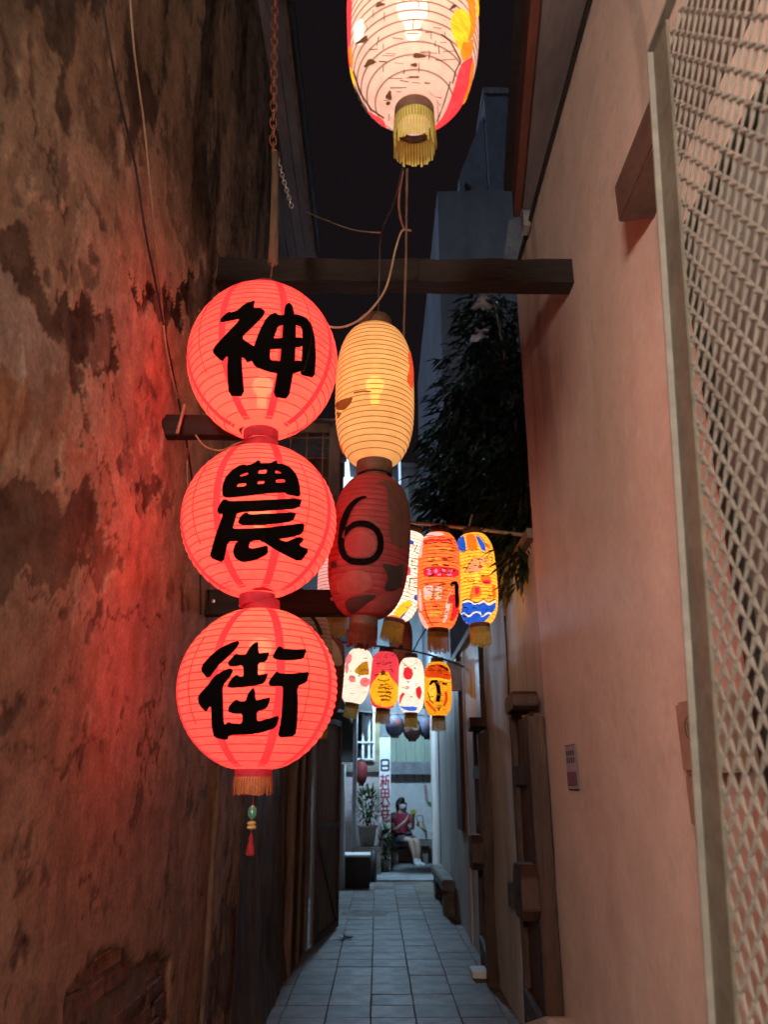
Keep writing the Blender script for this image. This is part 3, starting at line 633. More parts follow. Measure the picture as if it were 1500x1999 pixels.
# left corner house in the courtyard
lh = house('corner_house', 'low pinkish corner house on the left of the courtyard with white window bars', loc=(-2,15,0))
YH = 15.2
xe = PY(742,1540,YH).x
mb = MB(); mb.box((-6,YH,0), (xe,YB-.3,PY(720,1507,YH).z)); M['pinkhouse'] = pm('pinkish_wall', (.45,.37,.36), .8, .2, 2, .2); under(mb.build('wall', M['pinkhouse']), lh)
zs0 = PY(720,1507,YH).z; zs1 = PY(720,1400,YH).z
mb = MB(); mb.box((-6,YH-.06,zs0+.001), (xe-.02,YH+.2,PY(720,1488,YH).z)); under(mb.build('sill_beam', M['concrete']), lh)
mb = MB(); mb.box((-6,YH+.25,zs0+.2), (xe-.3,YH+.3,zs1+1)); under(mb.build('dark_room', M['dark']), lh)
M['mustard'] = pm('mustard_post', (.33,.28,.15), .7, .3, 5, .2)
mb = MB(); mb.box((PY(732,1450,YH).x,YH-.05,PY(720,1488,YH).z+.001), (xe-.002,YH+.2,zs1+.6)); under(mb.build('corner_post', M['mustard']), lh)
for px in (709, 721, 730):
    xx = PY(px,1450,YH-.08).x; mb = MB(); mb.box((xx-.022,YH-.10,PY(720,1487,YH).z), (xx+.022,YH-.07,zs1+.3)); under(mb.build('window_bar', M['white']), lh)
for py in (1449, 1482):
    zz = PY(720,py,YH-.1).z; mb = MB(); mb.box((PY(697,py,YH).x,YH-.13,zz-.016), (PY(731,py,YH).x,YH-.101,zz+.016)); under(mb.build('window_bar', M['white']), lh)
mb = MB(); mb.box((-6,YH-.5,zs1+.05), (xe-.15,YH+.3,zs1+1.6)); under(mb.build('awning', M['dark']), lh)
# sign column with red lettering
sg = empty('sign_column', PY(751,1600,YH-.2), 'white column beside the seated person with red vertical lettering', 'sign')
sx0, sx1 = PY(741,1540,YH-.2).x, PY(763,1540,YH-.2).x
mb = MB(); mb.box((sx0,YH-.2,.012), (sx1,YH-.001,PY(750,1440,YH-.2).z)); under(mb.build('column', M['white'], None, False, .01), sg)
def strokes_on(parent, cx, cz, w, h, segs, mat, name, y, thick=.11):
    mb = MB()
    for n, (x0, z0, x1, z1) in enumerate(segs):
        dx, dz = (x1-x0)*w, (z1-z0)*h; l = math.hypot(dx, dz) or 1; nx, nz_ = -dz/l*w*thick/2, dx/l*w*thick/2
        ax, az, bx, bz = cx+x0*w, cz+z0*h, cx+x1*w, cz+z1*h; yy = y-.0004*n
        mb.add([(ax+nx,yy,az+nz_),(bx+nx,yy,bz+nz_),(bx-nx,yy,bz-nz_),(ax-nx,yy,az-nz_)], [(0,1,2,3)])
    return under(mb.build(name, mat), parent)
cx = (sx0+sx1)/2; cw = (sx1-sx0)*.82
CH1 = [(-.5,.35,.0,.35),(-.25,.5,-.25,-.5),(-.5,.1,0,.1),(-.3,.1,-.5,-.3),(-.2,.1,0,-.15),(.1,.4,.45,.45),(.12,.4,.1,-.2),(.1,.12,.5,.12),(.35,.12,.35,-.5)]
CH2 = [(-.4,.5,.4,.5),(-.4,.5,-.4,.0),(.4,.5,.4,.0),(-.4,.25,.4,.25),(-.5,0,.5,0),(-.1,0,-.4,-.5),(.1,0,.5,-.5),(0,.5,0,0)]
CH3 = [(-.45,.4,.45,.4),(-.2,.55,-.2,.15),(.2,.55,.2,.15),(-.5,.15,.5,.15),(-.15,.15,-.5,-.2),(.15,.15,.5,-.2),(-.25,-.1,.25,-.1),(.25,-.1,.25,-.3),(-.25,-.3,.25,-.3),(-.25,-.1,-.25,-.5),(-.25,-.5,.45,-.5),(.45,-.5,.45,-.35)]
for ch, py in ((CH1,1527),(CH2,1556),(CH3,1587)):
    strokes_on(sg, cx, PY(751,py,YH-.2).z, cw, .27, ch, M['redsign'], 'painted_character', YH-.2035, .15)
strokes_on(sg, cx, PY(751,1495,YH-.2).z, cw, .26, [(-.4,.4,.4,.4),(-.4,.4,-.4,-.3),(.4,.4,.4,-.3),(-.4,0,.4,0),(-.4,-.3,.4,-.3)], M['dark'], 'painted_character', YH-.2035, .18)
# painted shapes on the white wall
mu = empty('wall_painting', PY(838,1560,YB), 'faded painted stem and green leaf on the white courtyard wall', 'painting')
def flatpoly(parent, n, pts, Y, mat):
    mb = MB(); mb.add([PY(*p, Y) for p in pts], [tuple(range(len(pts)))]); return under(mb.build(n, mat), parent)
M['muralpink'] = pm('faded_pink_paint', (.45,.30,.28), .8, .3, 8, 0); M['muralgreen'] = pm('faded_green_paint', (.16,.30,.12), .8, .3, 8, 0)
flatpoly(mu, 'painted_stem', [(828,1533),(833,1531),(837,1562),(834,1572),(830,1560)], YB-.006, M['muralpink'])
flatpoly(mu, 'painted_leaf', [(833,1563),(842,1566),(856,1568),(860,1582),(846,1578),(836,1573)], YB-.009, M['muralgreen'])
flatpoly(mu, 'painted_flower', [(846,1540),(851,1543),(852,1556),(847,1558),(844,1550)], YB-.006, M['muralpink'])
# stone seat under the person, clutter
SB = empty('slab_bench', PY(810,1690,16.4), 'grey stone slab seat against the white courtyard wall', 'bench')
sz = .42
mb = MB(); mb.box((PY(763,1645,16.3).x,16.15,sz-.10), (2.2,16.75,sz), .004); under(mb.build('seat_slab', M['concrete'], None, False, .015), SB)
for px in (770, 828, 870):
    xx = PY(px,1670,16.3).x; mb = MB(); mb.box((xx-.08,16.25,.012), (xx+.08,16.7,sz-.101), .003); under(mb.build('leg', M['concrete']), SB)

# ---------------------------------------------------------------- left clutter by the courtyard
q = PZ(668,1702,.0); mb = MB(); zt = PY(668,1492,12.6).z
mb.tube([(PY(667,1700,12.6).x,12.6,.0),(PY(667,1600,12.6).x,12.6,1.1),(PY(669,1492,12.6).x,12.6,zt)], .055, 12)
pp = tag(mb.build('downpipe', M['white'], None, True), 'thick pale blue lit downpipe on the left near the courtyard', 'pipe')
mb = MB(); b_ = PZ(688,1722,0); mb.tube([b_, (b_.x+.02,b_.y,1.6), (b_.x+.03,b_.y,3.1)], .038, 10); tag(mb.build('awning_pole', M['grey'], None, True), 'grey metal awning pole standing on the left before the courtyard', 'pole')
aw = empty('side_awning', (-.8, 11, 2.7), 'dark brown awning over the left side near the courtyard', 'awning')
mb = MB(); mb.prism([(-1.6,2.95),(-.42,2.62),(-.42,2.68),(-1.6,3.02)], 1, 9.6, 13.7); under(mb.build('awning_sheet', M['dark']), aw)
mb = MB(); mb.box((-.46,9.6,2.45), (-.43,13.7,2.62)); under(mb.build('valance', M['wood']), aw)
lsw = tag(MB().box((-1.5,8.25,0),(-.95,12.4,3.2)).build('side_wall', M['plaster2']), 'dark plaster wall behind the open door leaf', 'wall')
bx = empty('black_cabinet', PZ(700,1735,0), 'low black cabinet with pale top beside the awning pole', 'cabinet')
c0 = PZ(667,1735,0); c1 = PZ(722,1735,0); ht = .43
mb = MB(); mb.box((c0.x,c0.y,.0), (c1.x,c0.y+.5,ht)); under(mb.build('cabinet_body', M['dark'], None, False, .01), bx)
mb = MB(); mb.box((c0.x-.02,c0.y-.02,ht+.001), (c1.x+.01,c0.y+.52,ht+.03)); under(mb.build('cabinet_top', M['white'], None, False, .004), bx)
for k in range(2):
    mb = MB(); x0 = c0.x+.03+k*.22; mb.box((x0,c0.y-.012,.08), (x0+.19,c0.y-.0005,ht-.04)); under(mb.build('cabinet_door', M['dark'], None, False, .004), bx)
tyre = PZ(729,1722,0)
mb = MB(); mb.tube([(tyre.x,tyre.y+.25+.0*math.cos(w)+.20*math.cos(w),.21+.2*math.sin(w)) for w in np.linspace(0,2*math.pi,25)], .055, 8, False)
tag(mb.build('old_tyre', M['dark'], None, True), 'black rubber tyre leaning beside the low black cabinet', 'tyre')
def leafmesh(mb, p, d, up, L, W, droop=.3):
    d = d.normalized(); s = d.cross(up)
    if s.length < 1e-3: s = Vector((1,0,0))
    s.normalize(); n = s.cross(d)
    a = p; b = p+d*L*.45+n*L*.05; c = p+d*L-n*L*droop*.4
    mb.add([a, b+s*W/2, c, b-s*W/2, b-n*W*.12], [(0,1,4),(1,2,4),(2,3,4),(3,0,4)])
def potplant(label, base, potr, poth, cr, ch, n):
    p = empty('potted_plant', base, label, 'plant')
    mb = MB(); mb.lathe([(.001,0),(potr*.7,0),(potr*.95,poth*.9),(potr*1.08,poth*.9),(potr*1.08,poth),(potr*.9,poth),(potr*.88,poth*.92),(.001,poth*.92)], 20); mb.build('pot', M['terracotta'], p, True)
    mb = MB()
    for k in range(7):
        w = k*.9; mb.tube([(0,0,poth*.9),(cr*.3*math.cos(w),cr*.3*math.sin(w),poth+ch*.4),(cr*.6*math.cos(w),cr*.6*math.sin(w),poth+ch*.8)], [.012,.009,.004], 5)
    mb.build('stem', M['bark'], p)
    mb = MB()
    for k in range(n):
        u = Vector((random.gauss(0,1),random.gauss(0,1),random.gauss(0,1))).normalized()*random.uniform(.3,1)**.6
        c = Vector((u.x*cr,u.y*cr,poth+ch*.55+u.z*ch*.5)); d = Vector((u.x,u.y,u.z*.5+.3+random.uniform(-.5,.5)))
        leafmesh(mb, c, d, Vector((0,0,1)), random.uniform(.08,.15), random.uniform(.03,.05))
    mb.build('foliage', M['leaf2'], p); return p
b_ = PY(717,1650,14.6); st = tag(MB().box((b_.x-.2,14.4,0),(b_.x+.24,14.85,b_.z-.02)).build('plant_stand', M['concrete'], None, False, .01), 'rough block stand under the potted plant', 'stand')
potplant('bushy green plant in a pale pot behind the black cabinet', (b_.x,14.6,b_.z-.019), .17, .34, .27, .62, 420)
b_ = PY(752,1686,15.0); potplant('tall slim green plant in a pot at the foot of the sign column', (b_.x,14.85,.012), .09, .2, .11, .50, 200)

# ---------------------------------------------------------------- tree over the right wall
tr = empty('overhanging_tree', (1.5, 6.6, 0), 'dark leafy tree hanging over the right wall behind the painted lanterns', 'tree')
mb = MB(); mb.tube(smooth_path([(1.55,6.6,0),(1.5,6.6,1.6),(1.42,6.5,2.9),(1.3,6.5,4.0),(1.2,6.4,5.2)]), [.13-.1*k/24 for k in range(25)], 8)
under(mb.build('trunk', M['bark'], None, True), tr)
mb = MB()
for e in ((.75,6.0,4.6),(.6,6.4,3.6),(.85,7.4,4.3),(.9,5.5,3.4),(1.1,6.2,5.8),(1.0,5.1,4.2)):
    s_ = Vector((1.38,6.5,random.uniform(2.6,3.6))); m_ = s_.lerp(Vector(e), .5)+Vector((0,0,.25)); mb.tube(smooth_path([s_, m_, e], 5), [.045,.042,.038,.034,.03,.026,.022,.018,.014,.011,.008], 6)
under(mb.build('branch', M['bark'], None, True), tr)
mb = MB(); clumps = []
for (px, py, Y, r) in ((955,640,6.6,.34),(1000,660,6.8,.40),(930,720,6.4,.36),(985,760,6.6,.46),(905,790,6.2,.34),(1015,850,5.9,.44),(960,850,6.2,.42),(895,870,6.0,.32),(870,860,6.3,.22),(940,940,5.8,.42),(885,940,5.9,.30),(1000,950,5.6,.42),(868,985,5.7,.20),(905,1010,5.6,.28),(970,1040,5.5,.34),(1010,1060,5.3,.26),(985,1110,5.4,.22),(935,600,6.8,.22),(1025,760,6.2,.34),(850,960,5.9,.14),(1016,1120,4.72,.13),(1015,1000,4.75,.22),(1030,900,4.75,.2),(1022,1070,4.7,.17),(1035,820,4.85,.2)):
    clumps.append((PY(px,py,Y), r))
for c, r in clumps:
    for k in range(int(900*r*r*3.2)):
        u = Vector((random.gauss(0,1),random.gauss(0,1),random.gauss(0,1))).normalized()*random.random()**.4
        p = c+Vector((u.x*r,u.y*r*1.1,u.z*r*.95)); d = Vector((u.x-.25,u.y-.15,-.55+random.uniform(-.5,.4)))
        leafmesh(mb, p, d, Vector((random.uniform(-.3,.3),random.uniform(-.3,.3),1)), random.uniform(.11,.19), random.uniform(.032,.05))
under(mb.build('crown', M['leaf']), tr)
# white scraps caught in the tree
pl = empty('plastic_scrap', PY(940,610,5.9), 'torn white plastic sheet caught at the top of the dark tree', 'plastic sheet')
mb = MB()
for poly in ([(920,604),(928,592),(934,582),(938,574),(946,571),(950,578),(956,582),(958,592),(964,600),(957,603),(955,611),(948,606),(942,607),(938,600),(929,606)], [(918,668),(921,655),(928,649),(930,640),(939,645),(948,641),(955,645),(949,652),(951,660),(940,661),(932,668)]):
    v = [PY(p[0],p[1],5.6+.15*math.sin(k*1.9)) for k, p in enumerate(poly)]; c = sum(v, Vector())/len(v)+Vector((0,-.05,.0)); n = len(v)
    mb.add(v+[c], [(i,(i+1) % n,n) for i in range(n)])
M['film'] = pm('dusty_plastic', (.30,.30,.33), .5, .4, 12, .4); under(mb.build('sheet', M['film'], None, True), pl)
sh = empty('lean_to_roof', PY(990,1010,5.2), 'dark lean-to roof edge over the right wall under the tree', 'roof')
v = [PY(*p, 5.3) for p in ((982,972),(1030,972),(1028,1035),(952,1042))]; w = [q+Vector((.5,.7,.08)) for q in v]
mb = MB(); mb.add(v+w, [(0,1,2,3),(7,6,5,4),(0,4,5,1),(1,5,6,2),(2,6,7,3),(3,7,4,0)]); under(mb.build('roof_board', M['beam']), sh)

# ================================================================ LANTERNS
def stroke(pts, w, closed=False):
    pts = [np.array(p, float) for p in pts]; n = len(pts); ws = w if hasattr(w, '__len__') else [w]*n
    L_, R_ = [], []
    for i in range(n):
        t = pts[min(i+1, n-1)]-pts[max(i-1, 0)]; t = t/(np.linalg.norm(t)+1e-9); nn = np.array([-t[1], t[0]])*ws[i]/2
        L_.append(tuple(pts[i]+nn)); R_.append(tuple(pts[i]-nn))
    return L_+R_[::-1]
def ell(cx, cy_, rx, ry, rot=0, n=20, wob=0):
    c, s_ = math.cos(R(rot)), math.sin(R(rot)); out = []
    for k in range(n):
        w = 2*math.pi*k/n; q = 1+wob*math.sin(3*w+cx)
        out.append((cx+q*(rx*math.cos(w)*c-ry*math.sin(w)*s_), cy_+q*(rx*math.cos(w)*s_+ry*math.sin(w)*c)))
    return out
def rect(x0, y0, x1, y1): return [(x0,y0),(x1,y0),(x1,y1),(x0,y1)]
def spline2(pts, n=5):
    return [(p.x, p.y) for p in smooth_path([(a, b, 0) for a, b in pts], n)]
def scl(polys, ox, oy, s): return [[(ox+x*s, oy+y*s) for x, y in p] for p in polys]
def inflate(p, d):
    n = len(p); A = sum(p[i][0]*p[(i+1) % n][1]-p[(i+1) % n][0]*p[i][1] for i in range(n)); sg = 1 if A > 0 else -1; out = []
    for i in range(n):
        a, b, c = np.array(p[i-1], float), np.array(p[i], float), np.array(p[(i+1) % n], float)
        e1 = (b-a)/(np.linalg.norm(b-a)+1e-9); e2 = (c-b)/(np.linalg.norm(c-b)+1e-9); t = e1+e2; l = np.linalg.norm(t)
        t = t/l if l > .3 else e1
        out.append(tuple(b+np.array([t[1], -t[0]])*sg*d))
    return out
class Lantern:
    def __init__(s, name, label, cat, px, py, Y, Rr, H, n=2.6, rc=.34, tilt=0, col=(1,.8,.6), strength=1.2, lit=True, ribs=18, collar=None, fringe=None, group=None,
                 bulb=None, bulbcol=(1,.72,.4), transp=.05, basec=None, bz=.15, spin=0, ring=.6, shellmat=None, cord=None, flen=.11):
        s.c = PY(px, py, Y); s.R = Rr; s.h = H/2; s.n = n; s.rc = rc*Rr; s.ribs = ribs; s.lit = lit; s.layers = 0
        s.o = empty(name, s.c, label, cat, group)
        s.o.rotation_euler = (0, R(tilt), R(spin)); s.tilt = tilt
        s.M = Matrix.Translation(s.c)@s.o.rotation_euler.to_matrix().to_4x4(); s.Mi = s.M.inverted()
        zz = np.linspace(-s.h, s.h, ribs*4+1)
        prof = []
        for i, z in enumerate(zz):
            dip = (.5+.5*math.cos(2*math.pi*i/4)); prof.append((float(s.r(z))*(1-.018*dip), z))
        s.strength = strength
        s.mat = shellmat or (paper(col, strength, transp, basec) if lit else None)
        mb = MB(); mb.lathe(prof, 72); s.shell = mb.build('paper_shell', s.mat, s.o, True)
        mb = MB()
        for i in range(1, ribs):
            z = -s.h+2*s.h*i/ribs; r = float(s.r(z))*.984; m_ = 60
            mb.tube([(r*math.cos(w),r*math.sin(w),z) for w in np.linspace(0,2*math.pi,m_+1)], max(.0014, .0062*Rr) if Rr > .15 or not lit else .0021, 4, False)
        rm = M['ribred'] if not lit else paper(tuple(c*ring for c in col), strength*.62, 0)
        mb.build('rib_wires', rm, s.shell)['kind'] = 'stuff'
        cm = collar or M['brownband']; hc = .045 if n > 2.05 else .032
        for sg_ in (1, -1):
            mb = MB(); z0 = sg_*s.h*.985; z1 = sg_*(s.h+hc)
            mb.lathe([(s.rc*1.04,z0),(s.rc*1.06,(z0+z1)/2),(s.rc*1.03,z1),(s.rc*.9,z1),(s.rc*.9,z0)], 36); s.col_ = mb.build('collar', cm, s.o, True)
        if fringe is not None:
            mb = MB(); k_ = 44
            for k in range(k_):
                w = 2*math.pi*k/k_; w2 = w+2*math.pi/k_*.8; r0 = s.rc*1.08; r1 = r0*(1.0+random.uniform(-.06,.10)); z0 = -s.h-hc*.6; z1 = -s.h-hc-flen*random.uniform(.85,1.05)
                zm = (z0+z1)/2; rm_ = r0*1.03
                mb.add([(r0*math.cos(w),r0*math.sin(w),z0),(r0*math.cos(w2),r0*math.sin(w2),z0),(rm_*math.cos(w2),rm_*math.sin(w2),zm),(rm_*math.cos(w),rm_*math.sin(w),zm),(r1*math.cos(w2),r1*math.sin(w2),z1),(r1*math.cos(w),r1*math.sin(w),z1),
                        (rm_*.94*math.cos(w),rm_*.94*math.sin(w),zm)], [(0,1,2,3),(3,2,4,5)])
            mb.build('fringe', fringe, s.col_)['kind'] = 'stuff'
        if bulb:
            mb = MB(); prof = [(.0005,-.034)]+[(.034*math.sin(a), -.034*math.cos(a)) for a in np.linspace(.3,2.6,9)]+[(.016,.05),(.016,.075)]
            mb.lathe([(r,-z) for r, z in prof], 18, (0,0,s.h*bz)); mb.build('bulb', glow('bulb_glow', bulbcol, bulb), s.o, True)
    def r(s, z):
        u = np.clip(np.abs(np.asarray(z, float))/s.h, 0, 1)
        return s.rc+(s.R-s.rc)*np.power(np.clip(1-u**s.n, 0, 1), .62 if s.n < 2.3 else .56)
    def hit(s, px, py, off):
        d = ray(np.array(px), np.array(py)); Mi = np.array(s.Mi)
        o = Mi[:3,:3]@CO+Mi[:3,3]; dl = d@Mi[:3,:3].T
        t0 = (-(o@dl.T))/np.sum(dl*dl, 1); span = (s.h+s.R)*1.3/np.linalg.norm(dl, axis=1)
        K = 240; best = None
        ts = t0[:, None]+np.linspace(-1, 1, K)[None, :]*span[:, None]
        P = o+ts[..., None]*dl[:, None, :]
        rho = np.hypot(P[..., 0], P[..., 1]); z = P[..., 2]
        f = rho-(s.r(z)+off); f = np.where(np.abs(z) > s.h, np.maximum(f, .002)+np.abs(np.abs(z)-s.h), f)
        neg = f < 0; has = neg.any(1); i1 = np.argmax(neg, 1); imin = np.argmin(f, 1)
        out = np.zeros((len(d), 3))
        for k in range(len(d)):
            if has[k] and i1[k] > 0:
                i = i1[k]; fa, fb = f[k,i-1], f[k,i]; w = fa/(fa-fb); p = P[k,i-1]*(1-w)+P[k,i]*w
            else: p = P[k, imin[k]]
            zc = float(np.clip(p[2], -s.h*.995, s.h*.995)); th = math.atan2(p[1], p[0]); rr = float(s.r(zc))+off
            out[k] = (rr*math.cos(th), rr*math.sin(th), zc)
        return out
    def paint(s, name, mat, polys, holes=(), grid=None, chaikin=1, res=None):
        s.layers += 1; off = .0012+.0006*s.layers
        def soften(p):
            for _ in range(chaikin):
                q = []
                for i in range(len(p)):
                    a, b = p[i], p[(i+1) % len(p)]; q.append((a[0]*.82+b[0]*.18, a[1]*.82+b[1]*.18)); q.append((a[0]*.18+b[0]*.82, a[1]*.18+b[1]*.82))
                p = q
            return p
        polys = [soften(p) for p in polys]; holes = [soften(p) for p in holes]
        sp = grid or 7
        V, E = [], []
        for p in list(polys)+list(holes):
            st = len(V); pts = []
            for i in range(len(p)):
                a, b = np.array(p[i]), np.array(p[(i+1) % len(p)]); m_ = max(1, int(np.linalg.norm(b-a)/sp))
                for k in range(m_): pts.append(a+(b-a)*k/m_)
            V += [tuple(q) for q in pts]; E += [(st+i, st+(i+1) % len(pts)) for i in range(len(pts))]
        allp = np.array(V); x0, y0 = allp.min(0); x1, y1 = allp.max(0)
        gx, gy = np.meshgrid(np.arange(x0+sp/2, x1, sp), np.arange(y0+sp/2, y1, sp)); gx = gx.ravel(); gy = gy.ravel()
        ins = np.zeros(gx.shape, bool)
        for p in polys: ins |= inpoly(gx, gy, p)
        V += list(zip(gx[ins].tolist(), gy[ins].tolist()))
        r = delaunay_2d_cdt([Vector((float(a), float(b))) for a, b in V], E, [], 0, 1e-4)
        vc = np.array([(v.x, v.y) for v in r[0]]); fs = np.array([f for f in r[2] if len(f) == 3])
        cen = vc[fs].mean(1); keep = np.zeros(len(fs), bool)
        for p in polys: keep |= inpoly(cen[:, 0], cen[:, 1], p)
        for p in holes: keep &= ~inpoly(cen[:, 0], cen[:, 1], p)
        fs = fs[keep]
        used = np.unique(fs); remap = -np.ones(len(vc), int); remap[used] = np.arange(len(used))
        P = s.hit(vc[used, 0], vc[used, 1], off)
        # one part per separate brush mark; marks too small to pick apart stay joined
        F = remap[fs]; comp = np.arange(len(used))
        for _ in range(400):
            m_ = comp[F].min(1); new = comp.copy()
            for k in range(3): np.minimum.at(new, F[:, k], m_)
            new = new[new]
            if (new == comp).all(): break
            comp = new
        fc = comp[F[:, 0]]; a_ = vc[used][F]; ar = .5*np.abs((a_[:,1,0]-a_[:,0,0])*(a_[:,2,1]-a_[:,0,1])-(a_[:,2,0]-a_[:,0,0])*(a_[:,1,1]-a_[:,0,1]))
        small = []; joined = name in ('black_character', 'brown_marks', 'black_lettering', 'pink_dots', 'thin_lines', 'brown_lines', 'black_lines')
        ids = np.unique(fc)
        for c in ids:
            sel = F[fc == c]
            if joined or (ar[fc == c].sum() < 70 and len(ids) > 1): small.append(sel); continue
            s.piece(name, mat, P, sel)
        if small: o = s.piece(name, mat, P, np.concatenate(small)); o['kind'] = 'stuff' if len(small) > 1 and name != 'black_character' else ''
        if small and not o['kind']: del o['kind']
    def piece(s, name, mat, P, F):
        u = np.unique(F); rm = {int(k): i for i, k in enumerate(u)}
        mb = MB(); mb.add(P[u].tolist(), [tuple(rm[int(q)] for q in f[::-1]) for f in F])
        return mb.build(name, mat, s.shell, True)
M['ribred'] = pm('rib_wire_dark', (.10,.03,.02), .8, .2, 20, 0)
REDC = (1.0, .049, .044)
RS = 1.7
REDB = (.42,.05,.035)
def red_lantern(label, px, py, Y, w, H, tilt, polys, holes, ox, oy, s, bz=.15, fr=None, torn=()):
    d = PY(px, py, Y); dep = float((np.array(d)-CO)@CF)
    L_ = Lantern('round_lantern', label, 'lantern', px, py, Y, w/2/1500*dep, H/1500*dep, 2.0, .215, tilt, REDC, RS, True, 22, M['magenta'], fr, 'round red lanterns with black characters', bulb=100, bulbcol=(1,.62,.36), basec=(.55,.10,.055), bz=bz, transp=.03, ring=.46, flen=.036)
    # darker overlapping paper seams, eight round the lantern
    mb = MB(); zz = np.linspace(-L_.h*.97, L_.h*.97, 41); vv = []
    for z in zz:
        r = float(L_.r(z))+.0009; wdt = .0115/max(r, .05)
        for a in (-wdt, 0, wdt): vv.append((r*math.cos(a), r*math.sin(a), z))
    ff = []
    for i in range(40):
        for k in range(2): ff.append((i*3+k, i*3+k+1, i*3+k+4, i*3+k+3))
    mb.add(vv, ff); me = mb.mesh('paper_seam'); me.materials.append(paper((1.0,.046,.052), RS*.52, .015, (.3,.03,.03))); me.shade_smooth()
    for k in range(8):
        o = link('paper_seam', me, None, L_.shell); o.rotation_euler = (0, 0, R(-90-22+45*k))
    for sg_ in (-1, 1):
        a = -math.pi/2+sg_*.78; zz2 = np.linspace(-L_.h*.5, L_.h*.55, 18); mb = MB()
        mb.tube([((float(L_.r(z))+.001)*math.cos(a+.1*(z/L_.h)**2*-sg_),(float(L_.r(z))+.001)*math.sin(a+.1*(z/L_.h)**2*-sg_),z) for z in zz2], .0012, 4); mb.build('bow_wire', M['ribred'], L_.shell)
    L_.paint('black_character', M['ink'], [inflate(p, 1.9) for p in scl(polys, ox, oy, s)], [inflate(p, -.8) for p in scl(holes, ox, oy, s)], 6)
    if torn: L_.paint('torn_patch', M['magenta'], torn, (), 5)
    return L_
SHEN = [
 [(333,325),(340,295),(405,237),(430,245),(490,225),(555,165),(645,128),(625,205),(695,203),(735,228),(715,270),(640,345),(530,450),(528,485),(590,525),(640,558),(705,560),(700,640),(620,675),(575,688),(560,655),(520,640),(522,760),(545,1000),(410,995),(400,750),(405,630),(375,640),(345,683),(262,600),(285,550),(380,450),(525,290),(430,305)],
 [(780,270),(830,245),(865,270),(930,265),(920,340),(850,360),(830,420),(808,480),(780,570),(775,640),(785,685),(880,690),(870,790),(800,780),(720,755),(650,725),(620,670),(640,560),(690,420),(740,320)],
 [(900,345),(905,270),(925,262),(1000,262),(1060,270),(1110,290),(1160,350),(1190,480),(1197,650),(1190,832),(1070,805),(1075,770),(1080,680),(1088,560),(1088,400),(1070,360),(1020,345)],
 [(920,262),(930,180),(958,150),(985,180),(1000,262),(1015,345),(1005,700),(990,790),(950,1025),(818,1005),(860,790),(885,690),(905,480),(912,350)],
 [(800,482),(905,478),(1090,470),(1090,545),(890,562),(775,570)],
 [(780,685),(880,692),(1085,680),(1078,765),(990,790),(860,792),(700,750)]]
NONG = [
 [(420,440),(425,385),(450,320),(500,265),(560,225),(605,212),(620,225),(690,205),(720,180),(740,182),(735,205),(830,203),(870,182),(885,185),(880,205),(940,210),(1000,240),(1050,300),(1075,380),(1087,485),(970,460),(965,443),(800,450),(600,475),(450,490),(425,475)],
 [(378,605),(390,570),(425,515),(450,515),(465,532),(700,525),(1100,502),(1075,582),(800,600),(540,615),(520,680),(497,765),(560,770),(800,760),(1000,735),(1123,715),(1105,800),(1000,830),(885,850),(970,882),(1040,850),(1085,838),(1110,850),(1105,865),(1068,905),(1160,945),(1085,1045),(900,950),(750,855),(690,855),(650,870),(635,930),(680,940),(750,925),(803,908),(803,975),(700,1025),(590,1045),(530,1010),(513,960),(530,900),(560,865),(470,865),(450,900),(422,1052),(310,1005),(340,900),(370,800),(430,630),(390,628)],
 [(555,710),(570,670),(605,632),(630,630),(640,645),(800,640),(1053,622),(1020,692),(850,715),(600,727)]]
NONGH = [[(565,308),(580,290),(640,276),(638,300),(575,315)],[(722,290),(728,258),(805,250),(795,288)],[(872,288),(875,258),(900,262),(935,285)],[(540,400),(545,375),(625,367),(620,395),(550,405)],[(715,380),(720,352),(783,346),(778,375)],[(870,368),(880,335),(955,333),(962,365)]]
JIE = [
 [(235,610),(255,560),(330,480),(410,420),(500,380),(545,366),(560,375),(530,420),(450,500),(380,560),(293,685)],
 [(210,855),(220,825),(300,740),(350,670),(420,625),(480,600),(503,615),(480,660),(410,745),(415,900),(425,1090),(470,1062),(490,1075),(590,1080),(595,980),(520,980),(470,965),(475,930),(520,880),(545,870),(555,885),(620,885),(640,820),(680,765),(690,790),(700,880),(760,865),(830,848),(795,935),(705,965),(710,1060),(800,1040),(905,1003),(875,1100),(760,1140),(640,1158),(470,1162),(455,1208),(350,1188),(330,1100),(325,920),(300,920),(275,970),(220,905)],
 [(470,555),(480,535),(530,480),(545,478),(560,488),(620,485),(650,430),(690,385),(722,368),(722,470),(760,470),(820,460),(790,530),(720,545),(715,660),(760,655),(808,640),(775,718),(700,735),(600,750),(480,758),(465,745),(490,700),(530,660),(545,660),(560,672),(605,670),(598,560),(520,572),(480,570)],
 [(857,490),(880,445),(905,412),(920,415),(940,435),(1050,440),(1138,432),(1110,510),(1000,520),(900,515),(862,505)],
 [(818,725),(835,690),(885,625),(905,645),(1000,650),(1100,640),(1160,628),(1140,710),(1055,745),(1060,900),(1055,1060),(1040,1175),(895,1188),(930,1040),(942,880),(945,745),(900,740),(830,740)]]
M['orangefr'] = pm('orange_fringe', (.50,.20,.07), .7, .4, 30, .3)
YL = 2.27
L1 = red_lantern('round red lantern with a black character of two halves, topmost of three', 514, 707, YL, 290, 304, -1.5, SHEN, (), 360, 560, 320/1500, bz=-.35, torn=[[(465,838),(480,832),(497,840),(508,846),(490,850),(474,850)]])
L2 = red_lantern('round red lantern with a black grid-topped character, middle of three', 507, 1018, YL, 300, 296, -1.5, NONG, NONGH, 340, 860, 340/1500, torn=[[(490,1150),(515,1145),(535,1153),(533,1160),(500,1160)]])
